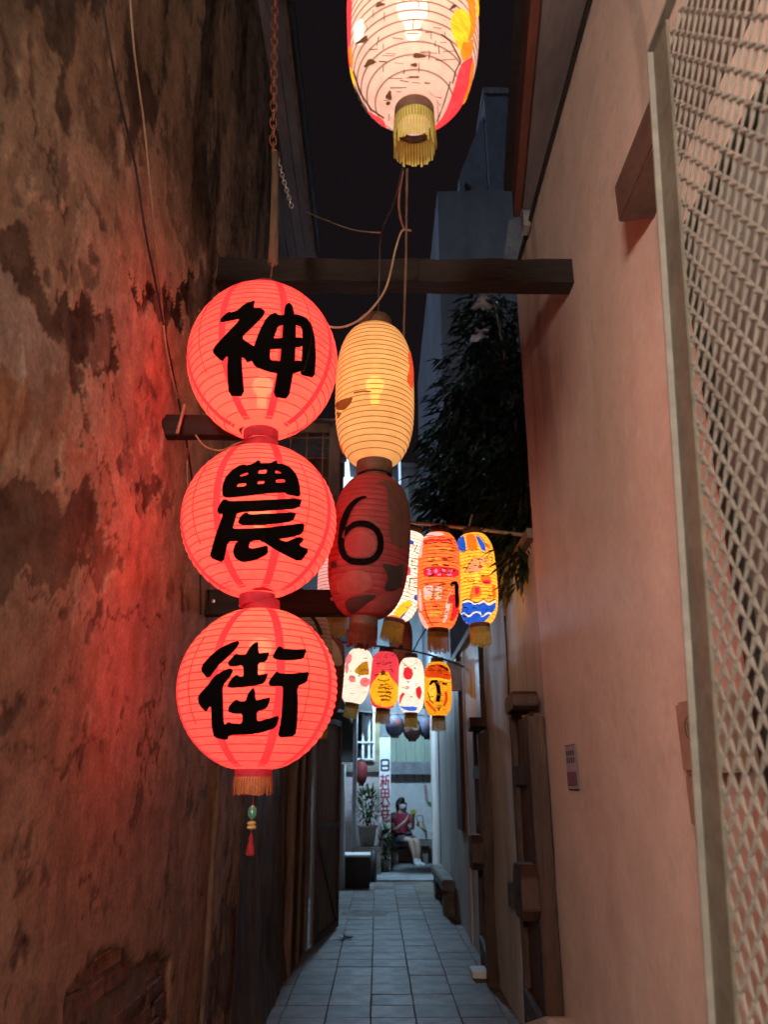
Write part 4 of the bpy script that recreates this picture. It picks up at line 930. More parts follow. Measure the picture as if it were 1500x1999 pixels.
L3 = red_lantern('round red lantern with a black wide-set character, lowest of three, orange fringe below', 504, 1343, YL, 310, 302, 0, JIE, (), 340, 1170, 340/1500, bz=.5, fr=M['orangefr'])
# bead charm under the lowest one
zc = PY(492,1580,YL).z; xc = PY(492,1600,YL).x
ch = empty('bead_charm', (xc,YL,zc), 'hanging charm of green and yellow beads with a red tassel', 'charm')
M['jade'] = pm('green_glass_bead', (.08,.30,.20), .2, .2, 20, 0, spec=.8); M['beadwood'] = pm('yellow_bead', (.62,.42,.14), .4, .2, 20, 0); M['redtas'] = pm('red_tassel', (.35,.015,.02), .8, .3, 40, .2)
mb = MB(); mb.tube([(xc,YL,PY(495,1535,YL).z),(xc,YL,PY(492,1650,YL).z)], .0015, 5); under(mb.build('cord', M['redtas']), ch)
for py, hh, rr, m_ in ((1586,12,9,'jade'),(1607,4,9,'beadwood'),(1615,4,9,'beadwood')):
    z = PY(492,py,YL).z; h_ = hh/1500*2.3; r_ = rr/1500*2.3*.85
    mb = MB(); mb.lathe([(r_*math.sin(a)+.001, -h_*math.cos(a)) for a in np.linspace(.1,3.04,9)], 14, (xc,YL,z)); under(mb.build('bead', M[m_], None, True), ch)
mb = MB(); z0, z1 = PY(492,1628,YL).z, PY(494,1670,YL).z; mb.lathe([(.002,z0),(.008,z0-.012),(.006,z0-.016),(.012,z1+.01),(.013,z1),(.001,z1)], 12, (xc,YL,0)); under(mb.build('tassel', M['redtas'], None, True), ch)
# chain, post and cord above
pc = empty('hanging_post', PY(534,400,YL), 'reddish wooden stick hanging above the topmost round lantern', 'post')
mb = MB(); mb.tube([PY(537,300,YL),PY(537,400,YL),PY(533,515,YL)], [.013,.016,.018], 8); under(mb.build('stick', M['oldwood'], None, True), pc)
mb = MB(); mb.tube([PY(533,512,YL),PY(528,552,YL)], .0025, 5); under(mb.build('cord', M['rust']), pc)
def linkmesh(L_, W_, r):
    mb = MB(); mb.tube([(W_*math.cos(w), 0, L_*math.sin(w)) for w in np.linspace(0, 2*math.pi, 15)], r, 5, False); me = mb.mesh('chain_link'); me.shade_smooth(); return me
def chain(label, a, b, pitch, me, mat, name='hanging_chain'):
    c = empty(name, a, label, 'chain'); a = Vector(a); b = Vector(b); n = int((b-a).length/pitch); d = (b-a).normalized(); me.materials.append(mat)
    q = d.to_track_quat('Z', 'Y')
    for k in range(n):
        o = link('chain_link', me); o.parent = c; o.location = d*(k*pitch); o.rotation_mode = 'QUATERNION'
        from mathutils import Quaternion
        o.rotation_quaternion = q@Quaternion((0,0,1), R(90)*(k % 2)+.4)
chain('rusty red chain hanging down in front of the left wall', PY(533,292,YL), Vector((PY(520,0,YL).x-.02,YL,6.0)), .042, linkmesh(.029,.0125,.0035), M['rust'])
chain('bright short steel chain slanting down beside the rusty chain', PY(536,292,YL), PY(572,412,YL+.02), .017, linkmesh(.012,.007,.0022), M['steel'], 'steel_chain')

# ---- yellow lantern and dark "6" lantern
def WP(w, px, py, Y): d = PY(px, py, Y); return w/1500*float((np.array(d)-CO)@CF)
YY_ = 2.46
L4 = Lantern('oval_lantern', 'glowing yellow oval paper lantern above the dark one with a six', 'lantern', 732, 772, YY_, WP(77,733,775,YY_), WP(290,733,775,YY_), 2.9, .42, 0, (1,.50,.17), .68, True, 27, M['brownband'], None, None, bulb=24, bulbcol=(1,.55,.12), transp=.10, ring=.45)
pr = paper((1,.13,.04), .6, .02)
L4.paint('red_paint', pr, [[(796,690),(806,680),(809,700),(808,760),(800,757),(794,740),(800,720)], [(655,860),(668,870),(672,890),(662,885)]], (), 4)
L4.paint('dark_smudge', paper((.25,.09,.02), .5, .02), [[(655,788),(668,780),(690,775),(684,790),(672,802),(656,800)], stroke([(690,768),(710,764),(725,765)], 3), [(657,805),(668,806),(660,820)]], (), 4)
M['dred'] = pm('dull_red_paper', (.23,.018,.021), .7, .2, 18, .15); M['dbrown'] = pm('brown_paint', (.085,.026,.014), .7, .3, 18, .1); M['dorange'] = pm('salmon_paint', (.23,.040,.035), .7, .25, 18, .1); M['dblack'] = pm('black_paint', (.02,.012,.010), .6, .2, 18, .1)
L5 = Lantern('oval_lantern', 'unlit dark red oval lantern painted with a black number six', 'lantern', 722, 1066, YY_, WP(79,722,1066,YY_), WP(285,722,1066,YY_), 2.9, .32, 4, lit=False, shellmat=M['dred'], ribs=24, collar=M['brownband'], fringe=fringe_mat('dark_red_fringe', (.22,.07,.045)), flen=.05)
S6 = 180/1058
L5.paint('brown_paint', M['dbrown'], scl([[(560,380),(640,390),(690,450),(690,700),(710,1000),(760,1090),(860,1130),(930,1080),(940,600),(900,450),(800,380),(680,330)]], 640, 880, S6), (), 5)
L5.paint('salmon_paint', M['dorange'], scl([[(240,1380),(400,1370),(500,1450),(520,1560),(420,1630),(150,1660),(90,1560),(150,1440)],[(330,1860),(480,1740),(640,1650),(830,1590),(870,1650),(760,1790),(560,1870)],ell(375,1075,180,150),stroke([(280,770),(380,760),(500,800),(590,870)],26)], 640, 880, S6), (), 5)
L5.paint('red_disc', M['dred'], scl([ell(365,1080,160,135)], 640, 880, S6), (), 5)
L5.paint('black_paint', M['dblack'], scl([[(620,1300),(700,1300),(800,1330),(860,1280),(870,1400),(840,1560),(760,1600),(640,1610),(700,1450)],[(190,1740),(260,1680),(420,1655),(580,1655),(440,1760),(330,1850),(320,1900),(220,1840)],ell(65,1310,34,40)], 640, 880, S6), (), 5)
p6 = [(445,530),(390,540),(335,568),(280,615),(235,680),(195,770),(168,880),(155,980),(150,1070),(162,1150),(195,1215),(250,1258),(320,1275),(410,1278),(500,1258),(560,1215),(598,1150),(610,1070),(600,985),(565,915),(505,865),(430,838),(360,832),(295,850),(235,895),(190,955),(170,1000)]
w6 = [18,34,48,58,66]+[72]*16+[70,66,62,56,48,36]
L5.paint('number_six', M['ink'], scl([stroke(p6, w6)], 640, 880, S6), (), 4)

# ---- big top lantern
YT = 1.2
L6 = Lantern('oval_lantern', 'bright cream oval lantern with red and yellow edges at the top of the view', 'lantern', 806, 42, YT, WP(128,806,60,YT), .50, 2.9, .275, 0, (1,.60,.46), .78, True, 26, M['brownband'], M['fringe'], None, bulb=40, bulbcol=(1,.86,.66), transp=.10, ring=.5, flen=.06)
mb = MB(); mb.lathe([(.001,-L6.h-.03),(L6.rc*.93,-L6.h-.03)], 30); mb.build('bottom_disc', paper((1,.60,.50), .75, .02), L6.o)
pw = paper((1,.85,.72), 1.15, .05); py_ = paper((1,.58,.03), 1.1, .02); po = paper((1,.26,.02), 1.1, .02); pd = paper((1,.06,.07), 1.15, .02)
L6.paint('red_paint', pd, [[(676,-20),(688,-20),(684,120),(690,150),(680,130)],[(700,205),(725,222),(750,235),(757,262),(735,252),(715,235)],[(925,110),(900,125),(885,180),(868,225),(838,262),(872,256),(900,215),(922,150)]], (), 6)
L6.paint('yellow_paint', py_, [[(880,40),(890,20),(905,18),(918,30),(920,60),(912,85),(905,110),(893,90),(882,65)],[(683,125),(692,150),(694,185),(684,170)],[(930,-20),(936,-20),(936,30),(931,40)]], (), 6)
L6.paint('orange_paint', po, [[(908,-30),(926,-30),(930,45),(926,70),(912,85),(920,55),(916,25)],[(905,82),(912,85),(926,75),(922,110),(905,122),(898,105)],[(922,120),(915,170),(902,205),(908,205),(920,170),(928,125)],[(680,90),(687,95),(690,130),(683,125)]], (), 6)
L6.paint('white_paint', pw, [[(684,165),(696,185),(706,205),(728,248),(742,262),(720,250),(700,225),(688,195)],[(690,50),(708,35),(712,60),(706,90),(692,88)]], (), 6)
random.seed(3)
blot = [ell(818,110,13,5,5,12,.2), ell(809,128,7,4,0,10,.2), ell(722,124,12,6,-30,12,.25), ell(708,80,14,5,-30,12,.3), ell(742,10,9,5,-10,12,.3), ell(760,188,6,9,10,12,.25), ell(759,203,5,4,0), ell(850,205,8,6,20,10,.2), stroke([(862,68),(880,82),(892,105),(900,120)],3.5), stroke([(900,120),(890,140),(884,165)],3), stroke([(690,140),(705,185),(725,215),(750,232)],3.5), stroke([(880,160),(868,200),(852,240)],2.5), ell(885,15,9,3.5,-35,10,.3)]
for k in range(70):
    x, y = random.uniform(705,880), random.uniform(-40,235)
    if abs(x-805) > 100-max(0, (y-120))*.45: continue
    if random.random() < .5: blot.append(stroke([(x,y),(x+random.uniform(10,34),y+random.uniform(-3,3))], random.uniform(1.2,2.6)))
    else: blot.append(stroke([(x,y),(x+random.uniform(-2,2),y+random.uniform(8,20))], random.uniform(1,2.2)))
L6.paint('brown_marks', paper((.22,.10,.05), .35, .02), blot, (), 6, 0)

# ---- painted lantern row near
YN = 4.85
Wf = (1.0,.80,.60)
GR = 'painted lanterns on the near pole'
def row(label, px, py, Y, w, h, tilt, col, strength, group, **k):
    return Lantern('painted_lantern', label, 'lantern', px, py, Y, WP(w/2,px,py,Y), WP(h,px,py,Y), 3.4, .45, tilt, col, strength, True, 26, M['brownband'], M['fringe'], group, bulb=18, bulbcol=(1,.85,.6), transp=.03, ring=.3, flen=.10, **k)
WHT = (1,.80,.64); WS = 1.2
LA = row('painted white lantern with black lettering, half hidden behind the number six lantern', 787, 1124, YN, 84, 176, 11, WHT, WS, GR)
LA.paint('black_lettering', M['ink'], [stroke([(815,1064),(809,1077),(820,1083)],1.8),stroke([(820,1092),(805,1090),(804,1104),(820,1106)],1.8),stroke([(809,1118),(819,1124)],1.8),stroke([(801,1129),(819,1130)],1.8),stroke([(801,1129),(799,1149)],1.8),stroke([(808,1138),(818,1138)],1.6),stroke([(807,1146),(816,1148)],1.6)], (), 3, 0)
LA.paint('blue_paint', paper((.03,.12,.55), .8, .02), [ell(803,1059,6,4,30), ell(813,1167,5,6), stroke([(795,1190),(786,1203),(776,1212)],4)], (), 3)
LA.paint('yellow_paint', paper((1,.62,.03), 1.0, .02), [[(782,1180),(800,1170),(806,1178),(796,1192),(778,1208),(764,1212),(770,1195)]], (), 3)
LA.paint('red_paint', paper((1,.06,.10), .9, .02), [ell(797,1115,5,9), [(760,1200),(785,1206),(780,1216),(762,1214)]], (), 3)
LB = row('painted orange lantern with pink band and black curl, second from the right wall', 857, 1134, YN-.12, 84, 190, 2, (1,.16,.034), 1.45, GR)
s_ = 210/1500
def B(polys): return scl(polys, 780, 1010, s_)
LB.paint('pale_paint', paper((1,.62,.50), 1.05, .02), B([[(260,240),(320,210),(560,205),(640,240),(560,262),(340,290),(330,360),(310,560),(270,560),(262,300)],[(170,1390),(250,1330),(300,1330),(380,1480),(420,1560),(370,1580),(250,1500)],[(700,1060),(740,1010),(690,1100),(660,1190),(720,1210),(690,1330),(650,1460),(600,1480),(640,1330),(650,1180)],[(330,970),(430,950),(480,960),(450,1160),(350,1160)],[(495,965),(600,955),(590,1140),(490,1150)],[(270,1000),(300,1010),(320,1300),(290,1310),(262,1200)]]), (), 2.5)
LB.paint('red_stripes', paper((1,.035,.04), .75, .02), B([stroke([(330,345),(440,315),(555,330),(680,315),(740,345)],30),stroke([(400,280),(520,270),(650,290)],14),[(600,560),(680,560),(670,610),(600,610)],[(330,700),(560,680),(830,720),(830,830),(600,840),(340,830)],[(680,1110),(770,1070),(830,1080),(850,1180),(820,1330),(760,1440),(700,1450),(730,1330),(750,1190),(690,1190)],stroke([(330,930),(480,910),(620,905)],16),stroke([(340,1190),(380,1380),(470,1520)],18)]), (), 2.5)
LB.paint('pink_dots', paper((1,.25,.55), 1.0, .02), B([ell(410,740,34,24),ell(510,750,26,30),ell(620,740,26,22),ell(720,750,40,16),ell(420,790,30,16),ell(560,800,30,14),ell(700,800,40,14)]), (), 2.5)
LB.paint('yellow_paint', paper((1,.50,.06), 1.0, .02), B([stroke([(400,430),(560,445),(740,430)],18),stroke([(400,580),(480,570),(560,580)],26),stroke([(340,660),(450,650),(600,655)],12),[(370,1110),(450,1110),(440,1150),(370,1150)],[(390,1320),(600,1310),(590,1370),(410,1380)],[(490,1060),(590,1050),(585,1090),(490,1100)]]), (), 2.5)
LB.paint('black_curl', M['ink'], B([stroke([(720,960),(745,925),(785,920),(800,960),(800,1040),(805,1120),(805,1200),(800,1260)],[40,60,64,60,52,54,50,30]),stroke([(450,672),(520,660),(545,675)],18),stroke([(610,665),(690,675)],22),stroke([(340,362),(440,342),(540,355)],9),stroke([(580,352),(680,352),(745,372)],10)]+[stroke([(370+95*i%200,985+60*(i//2)),(440+95*i%200,982+60*(i//2))],10) for i in range(6)]), (), 2.5, 0)
LC = row('painted yellow lantern with blue waves, nearest the right wall', 930, 1130, YN, 81, 178, -2, (1,.40,.034), 1.55, GR)
LC.paint('blue_paint', paper((.02,.14,.85), .85, .02), B([[(800,330),(850,280),(900,250),(940,460),(880,480),(800,450)],[(1060,250),(1120,280),(1190,370),(1215,480),(1150,460),(1110,380)],[(880,1180),(960,1160),(1010,1180),(1080,1230),(1180,1180),(1250,1240),(1350,1180),(1340,1280),(1240,1400),(1190,1460),(1050,1500),(880,1490),(800,1460),(860,1350)]]), (), 2.5)
LC.paint('orange_paint', paper((1,.22,.02), .95, .02), B([[(930,250),(1000,225),(1060,260),(1100,440),(1040,455),(950,440)],[(1130,820),(1250,800),(1285,870),(1280,930),(1200,940),(1140,900)],[(1030,950),(1130,960),(1150,1060),(1120,1110),(1040,1120),(970,1150),(1000,1010)],[(1290,940),(1345,945),(1350,1120),(1300,1140)],[(1180,360),(1260,390),(1280,440),(1220,430)]]), (), 2.5)
LC.paint('salmon_paint', paper((1,.40,.18), 1.0, .02), B([[(905,770),(1050,540),(1150,690),(1140,740),(1000,770)],[(1090,560),(1180,550),(1260,620),(1200,640),(1150,650)]]), (), 2.5)
LC.paint('red_paint', paper((1,.03,.09), .9, .02), B([ell(1130,690,34,22),ell(1215,905,60,28),[(1050,970),(1120,975),(1110,1060),(1060,1090)]]), (), 2.5)
LC.paint('black_lines', M['ink'], B([stroke([(905,770),(975,650),(1050,535),(1110,600),(1150,700)],9),stroke([(905,775),(1000,770),(1120,755)],7),stroke([(880,1165),(950,1135),(1010,1165),(1080,1200),(1180,1140),(1240,1190),(1340,1140)],14),stroke([(860,1320),(930,1370),(970,1395),(1050,1310),(1110,1330)],14),stroke([(830,480),(900,490),(950,455)],9),stroke([(950,450),(1040,470),(1110,440)],9),stroke([(1130,470),(1190,500),(1215,480)],9),stroke([(1260,560),(1290,545),(1300,600),(1280,640),(1305,670)],9),stroke([(1140,830),(1260,805)],7),stroke([(1000,860),(1050,880)],9),stroke([(1080,240),(1150,290),(1220,400)],9)]), (), 2.5, 0)
LC.paint('white_wave', paper((1,.9,.8), 1.1, .02), B([stroke([(860,1350),(900,1335),(970,1390),(1050,1320),(1130,1330),(1150,1390),(1240,1330),(1290,1350)],26),stroke([(890,1190),(960,1165),(1070,1220),(1180,1165),(1240,1215),(1350,1170)],22)]), (), 2.5)
LD = row('painted pink lantern whose yellow fringe hangs below, behind the round and dark lanterns', 664, 1112, YN-.2, 84, 172, 3, (1,.45,.40), .8, GR)
LD.paint('red_paint', paper((1,.05,.08), .8, .02), [[(640,1192),(662,1186),(690,1198),(688,1206),(660,1200)]], (), 3)
def dashes(L_, mat, x0, y0, x1, y1, n, ln=(4,12), w=(.8,1.8), slope=0, nm='thin_lines'):
    out = []
    for k in range(n):
        x, y = random.uniform(x0, x1), random.uniform(y0, y1); l = random.uniform(*ln)
        out.append(stroke([(x,y),(x+l/2,y+random.uniform(-.8,.8)+slope*l/2),(x+l,y+slope*l)], random.uniform(*w)))
    L_.paint(nm, mat, out, (), 2.5, 0)
random.seed(21)
bm1 = paper((.30,.05,.01), .45, .02); bm2 = paper((.5,.22,.02), .6, .02)
dashes(LB, bm1, 828, 1040, 884, 1100, 26, (6,22)); dashes(LB, bm1, 826, 1140, 872, 1220, 40, (4,12)); dashes(LB, M['ink'], 832, 1108, 885, 1126, 22, (2,6)); dashes(LB, bm2, 830, 1060, 885, 1225, 24, (8,20))
dashes(LC, bm1, 896, 1078, 955, 1165, 30, (3,12)); dashes(LC, bm2, 894, 1080, 955, 1170, 26, (5,14)); dashes(LC, M['ink'], 900, 1175, 950, 1205, 12, (3,9)); dashes(LA, bm2, 790, 1060, 812, 1190, 22, (3,9))
mb = MB(); mb.tube([PY(600,1003,YN),PY(700,1012,YN),PY(800,1021,YN),PY(860,1026,YN),PY(938,1034,YN),PX(1030,1046,XR)], .012, 8)
tag(mb.build('hanging_pole', M['wire'], None, True), 'thin pale pole carrying the near row of painted lanterns', 'pole')
# ---- far row
YF = 7.75; GF = 'painted lanterns on the far wire'
def f4(polys): return scl(polys, 640, 1240, 260/1500)
LE = row('small white painted lantern with a mound picture, leftmost of the far row', 697, 1320, YF, 55, 104, 9, WHT, WS, GF)
LE.paint('pink_paint', paper((1,.25,.26), .85, .02), f4([ell(235,270,36,60,15),ell(275,490,40,40),ell(420,530,55,55),ell(215,370,20,60)]), (), 2)
LE.paint('ochre_paint', paper((.62,.27,.015), .75, .02), f4([[(300,400),(340,350),(390,310),(450,290),(470,450),(380,450),(310,430)]]), (), 2)
LF = row('small red painted lantern with a yellow gourd shape, second of the far row', 751, 1328, YF, 57, 108, 3, (1,.07,.10), .85, GF)
LF.paint('yellow_paint', paper((1,.52,.02), 1.05, .02), f4([[(470,640),(500,540),(560,470),(600,400),(680,410),(720,490),(790,560),(800,680),(760,790),(640,815),(520,770)]]), (), 2)
LF.paint('brown_lines', paper((.30,.06,.01), .5, .02), f4([stroke([(570,600),(640,590),(700,610)],14),stroke([(560,640),(620,640),(720,650)],14),stroke([(580,690),(650,680),(710,700)],14),stroke([(600,735),(660,725)],18),stroke([(560,500),(640,520),(700,500)],12),ell(625,425,28,26)]), (), 2, 0)
LG = row('small white painted lantern with red fruit and a blue foot, third of the far row', 803, 1338, YF, 52, 104, 1, WHT, 1.25, GF)
LG.paint('red_paint', paper((1,.03,.05), .8, .02), f4([[(850,420),(870,370),(905,360),(950,380),(965,440),(940,500),(890,505),(855,470)],[(990,600),(1040,570),(1065,640),(1040,730),(1000,690)],stroke([(860,655),(830,690),(810,770)],[40,34,14])]), (), 2)
LG.paint('blue_paint', paper((.05,.20,.85), .9, .02), f4([[(800,800),(900,805),(960,800),(1020,815),(985,860),(880,850)]]), (), 2)
LG.paint('thin_lines', paper((.35,.25,.12), .6, .02), f4([stroke([(835,300),(880,335),(905,360)],6),stroke([(905,360),(960,340),(1020,300)],6),stroke([(880,580),(920,585)],12),stroke([(930,690),(960,700)],14),stroke([(980,545),(1010,548)],10),stroke([(970,370),(1000,380)],12)]), (), 2, 0)
LH = row('small orange painted lantern with a black and white arch, rightmost of the far row', 855, 1345, YF, 55, 102, 0, (1,.40,.02), 1.0, GF)
LH.paint('red_paint', paper((1,.10,.01), .7, .02), f4([[(1090,400),(1150,340),(1250,320),(1340,360),(1390,450),(1390,500),(1280,500),(1180,480),(1090,470)],stroke([(1110,740),(1160,800),(1220,860)],26),stroke([(1330,640),(1340,720),(1310,800)],30)]), (), 2)
LH.paint('yellow_paint', paper((1,.62,.05), 1.1, .02), f4([ell(1175,650,45,90),stroke([(1120,500),(1240,490),(1380,520)],20)]), (), 2)
LH.paint('black_arch', M['ink'], f4([stroke([(1150,560),(1180,520),(1220,520),(1245,580),(1255,660),(1240,750)],[26,34,44,48,48,50]),stroke([(1290,545),(1345,548)],24),stroke([(1260,340),(1340,380),(1360,400)],26),stroke([(1240,830),(1265,810),(1250,850)],16),stroke([(1130,640),(1150,720),(1190,770)],10)]), (), 2, 0)
dashes(LE, bm2, 680, 1285, 712, 1360, 14, (3,9)); dashes(LE, bm1, 698, 1300, 716, 1318, 10, (3,8)); dashes(LF, bm1, 730, 1275, 768, 1320, 26, (3,10)); dashes(LF, bm1, 738, 1335, 764, 1370, 20, (3,8)); dashes(LG, bm2, 784, 1290, 818, 1375, 16, (2,7)); dashes(LH, bm1, 832, 1298, 872, 1325, 22, (3,10)); dashes(LH, bm2, 834, 1330, 874, 1392, 20, (3,10))
mb = MB(); mb.tube(smooth_path([PY(600,1246,YF),PY(655,1253,YF),PY(740,1262,YF),PY(810,1272,YF),PY(875,1290,YF),PX(905,1302,XR)]), .011, 6)
tag(mb.build('hanging_wire', M['blackwire'], None, True), 'dark wire carrying the far row of painted lanterns', 'wire')
mb = MB(); mb.tube([PY(806,1274,YF),PY(818,1250,YF),PY(832,1228,YF),PY(850,1190,YF),PY(905,1120,YF)], .008, 6); tag(mb.build('stay_wire', M['blackwire']), 'thin dark stay wire slanting up from the far lantern row', 'wire')
# ---- unlit ones
M['cream'] = pm('cream_paper', (.50,.44,.33), .8, .2, 10, .1); M['maroon'] = pm('maroon_paper', (.20,.06,.05), .8, .3, 10, .1); M['rustpaper'] = pm('rust_paper', (.40,.10,.05), .8, .3, 10, .1); M['navy'] = pm('navy_paper', (.05,.06,.11), .7, .3, 10, .1)
def unlit(label, px, py, Y, w, h, tilt, m_, n=3.2, name='unlit_lantern', group=None):
    return Lantern(name, label, 'lantern', px, py, Y, WP(w/2,px,py,Y), WP(h,px,py,Y), n, .42, tilt, lit=False, shellmat=m_, ribs=18, collar=M['brownband'], fringe=M['fringe'] if n > 3 else None, group=group, flen=.07)
u1 = unlit('unlit cream lantern with a dark stripe, just behind the lowest round lantern', 608, 1272, 4.6, 84, 160, -6, M['cream'])
u1.paint('dark_stripe', M['dblack'], [stroke([(606,1200),(618,1215),(628,1240)],7)], (), 3)
u2 = unlit('unlit maroon lantern with a cream top, peeping past the lowest round lantern', 630, 1322, 5.3, 84, 165, 4, M['maroon'])
u2.paint('cream_top', M['cream'], [[(600,1245),(625,1240),(650,1248),(664,1268),(671,1300),(640,1300),(600,1296)]], (), 4)
u3 = unlit('unlit rust red lantern between the two lit rows', 783, 1250, 8.6, 46, 84, 0, M['rustpaper'], 2.9)
u3.paint('dark_patches', M['dblack'], [ell(772,1250,7,5), ell(783,1262,5,4)], (), 3)
for (px, py, lab, m_, c2) in ((771,1417,'dark round unlit lantern with a red patch, leftmost over the courtyard',M['navy'],M['maroon']),(805,1424,'dark round unlit lantern with a pale top, middle one over the courtyard',M['dbrown'],M['cream']),(836,1420,'dark round unlit lantern in navy and red, rightmost over the courtyard',M['navy'],M['dred'])):
    u = unlit(lab, px, py, 14.3, 37, 38, 0, m_, 2.0, 'round_dark_lantern'); u.paint('patch', c2, [[(px-4,py-14),(px+12,py-12),(px+15,py+1),(px+3,py+2)]], (), 3)
unlit('dull red unlit lantern hanging by the corner house window', 706, 1508, 14.7, 24, 40, 0, M['dred'], 2.2, 'round_dark_lantern')
mb = MB(); mb.tube([PY(690,1388,14.3),PY(770,1394,14.3),PY(860,1398,14.3)], .012, 6); tag(mb.build('hanging_wire', M['blackwire']), 'dark wire carrying the round unlit lanterns over the courtyard', 'wire')
mb = MB(); mb.tube([PY(706,1470,14.7),PY(706,1490,14.7)], .008, 5); tag(mb.build('short_cable', M['blackwire']), 'short cord above the dull red lantern by the corner house', 'cord')

# ---------------------------------------------------------------- cables
def cable(name, label, pts, r, mat, cat='cable'):
    mb = MB(); mb.tube(smooth_path(pts, 6), r, 6); return tag(mb.build(name, mat, None, True), label, cat)
XW = XL+.02
cable('wall_cable', 'black cable running down the left plaster wall', [PX(190,-60,XW),PX(215,100,XW),PX(240,220,XW),PX(265,330,XW),PX(283,450,XW),PX(305,560,XW),PX(330,690,XW),PX(352,800,XW),PX(370,900,XW),PX(388,1060,XW),PX(392,1200,XW)], .004, M['blackwire'])
cable('pale_cable', 'thin pale cord down the left plaster wall beside the black cable', [PX(252,-40,XW),PX(262,100,XW),PX(282,250,XW),PX(298,420,XW),PX(312,560,XW),PX(325,680,XW),PX(345,770,XW),PX(360,805,XW),PX(366,850,XW),PX(366,930,XW),PX(372,1010,XW)], .0035, M['wire'])
cable('loop_wire', 'beige wire looping from the timber stub to the upper lantern collar', [PY(382,850,2.42),PY(400,872,2.42),PY(430,880,2.40),PY(460,868,2.38),PY(485,858,2.36)], .003, M['wire'])
cable('lantern_cord', 'thin cord from the top cream lantern to the yellow lantern', [PY(786,330,1.9),PY(770,395,2.1),PY(745,455,2.3),PY(741,540,2.42),PY(738,632,2.46)], .0035, M['blackwire'])
cable('power_cable', 'beige power cable looping from the top lantern past the yellow lantern to the round ones', [PY(786,335,1.95),PY(779,400,2.1),PY(788,445,2.25),PY(802,451,2.3),PY(785,452,2.35),PY(772,490,2.38),PY(755,560,2.38),PY(725,605,2.36),PY(690,632,2.34),PY(652,640,2.32),PY(600,625,2.3)], .0042, M['wire'])
cable('twisted_cord', 'twisted dark cord hanging beside the yellow lantern', [PY(795,330,2.5),PY(794,400,2.6),PY(793,500,2.7),PY(790,600,2.75),PY(788,680,2.8)], .0055, M['oldwood'])
cable('span_wire', 'thin wire spanning from the left eave to the lantern cord', [PY(600,415,3.2),PY(625,426,3.0),PY(680,447,2.7),PY(720,454,2.45),PY(745,455,2.3)], .003, M['wire'])
cable('hanging_line', 'thin dark line down from the pole end near the right wall', [PY(922,1005,YN),PY(918,1020,YN),PY(915,1031,YN)], .006, M['wire'])

lt = empty('dead_twig', PZ(676,1832,.01), 'dead leafy twig lying on the tiles by the open door leaf', 'twig')
mb = MB(); q = PZ(676,1832,.012); mb.tube(smooth_path([(q.x-.05,q.y-.1,.012),(q.x,q.y,.02),(q.x+.06,q.y+.09,.014)]), .005, 5); under(mb.build('stem', M['bark']), lt)
mb = MB()
for k in range(12): leafmesh(mb, Vector((q.x+random.uniform(-.08,.08),q.y+random.uniform(-.1,.1),.012)), Vector((random.uniform(-1,1),random.uniform(-1,1),.15)), Vector((0,0,1)), .07, .028)
under(mb.build('dry_leaves', M['bark']), lt)['kind'] = 'stuff'
# ---------------------------------------------------------------- lamps of the courtyard
def courtyard_lamp(loc, power):
    lp = empty('unseen_lamp', (loc[0]-1.3, loc[1], 0), 'cool white street lamp at the mouth of the courtyard behind the round lanterns', 'lamp')
    mb = MB(); mb.tube([(loc[0]-1.3,loc[1],0),(loc[0]-1.3,loc[1],loc[2]+.1)], .045, 10); under(mb.build('pole', M['grey'], None, True), lp)
    mb = MB(); mb.tube([(loc[0]-1.3,loc[1],loc[2]+.1),(loc[0]+.02,loc[1]-.03,loc[2]+.12)], .025, 8); under(mb.build('arm', M['grey'], None, True), lp)
    mb = MB(); mb.prism([(loc[0]-.2,loc[2]+.02),(loc[0]+.2,loc[2]+.02),(loc[0]+.15,loc[2]+.10),(loc[0]-.15,loc[2]+.10)], 1, loc[1]-.12, loc[1]+.12); under(mb.build('lamp_housing', M['grey']), lp)
    mb = MB(); mb.box((loc[0]-.17,loc[1]-.09,loc[2]), (loc[0]+.17,loc[1]+.09,loc[2]+.018)); under(mb.build('lamp_glass', glow('cool_lamp', (.45,.70,1.0), 30)), lp)
    ld = bpy.data.lights.new('lamp_light', 'POINT'); ld.energy = power; ld.color = (.44,.72,1.0); ld.shadow_soft_size = .12
    lo = bpy.data.objects.new('lamp_light', ld); COL.objects.link(lo); lo.location = (loc[0], loc[1], loc[2]-.04); under(lo, lp)
courtyard_lamp((.09, 14.0, 3.5), 450)
def unseen_lamp(loc, power):  # added warm lamp behind the camera, unseen, brightens the pink wall and gate
    lp = empty('unseen_lamp', (loc[0]-.5, loc[1], 0), 'warm white lamp added out of view to brighten the pink wall and gate', 'lamp')
    mb = MB(); mb.tube([(loc[0]-.5,loc[1],0),(loc[0]-.5,loc[1],loc[2]+.15)], [.07,.045], 10); under(mb.build('pole', M['grey'], None, True), lp)
    mb = MB(); mb.tube([(loc[0]-.5,loc[1],loc[2]+.15),(loc[0],loc[1],loc[2]+.18)], .03, 8); under(mb.build('arm', M['grey'], None, True), lp)
    mb = MB(); mb.lathe([(.03,.16),(.10,.12),(.24,.03),(.25,.02),(.001,.021)], 24, loc); under(mb.build('lamp_shade', M['grey'], None, True), lp)
    mb = MB(); mb.lathe([(.001,-.08),(.06,-.07),(.10,-.03),(.10,.019)], 20, loc); under(mb.build('lamp_globe', glow('warm_lamp_globe', (1,.80,.60), 20), None, True), lp)
    ld = bpy.data.lights.new('lamp_light', 'POINT'); ld.energy = power; ld.color = (1.0,.80,.64); ld.shadow_soft_size = .35
    lo = bpy.data.objects.new('lamp_light', ld); COL.objects.link(lo); lo.location = (loc[0], loc[1], loc[2]-.1); under(lo, lp)
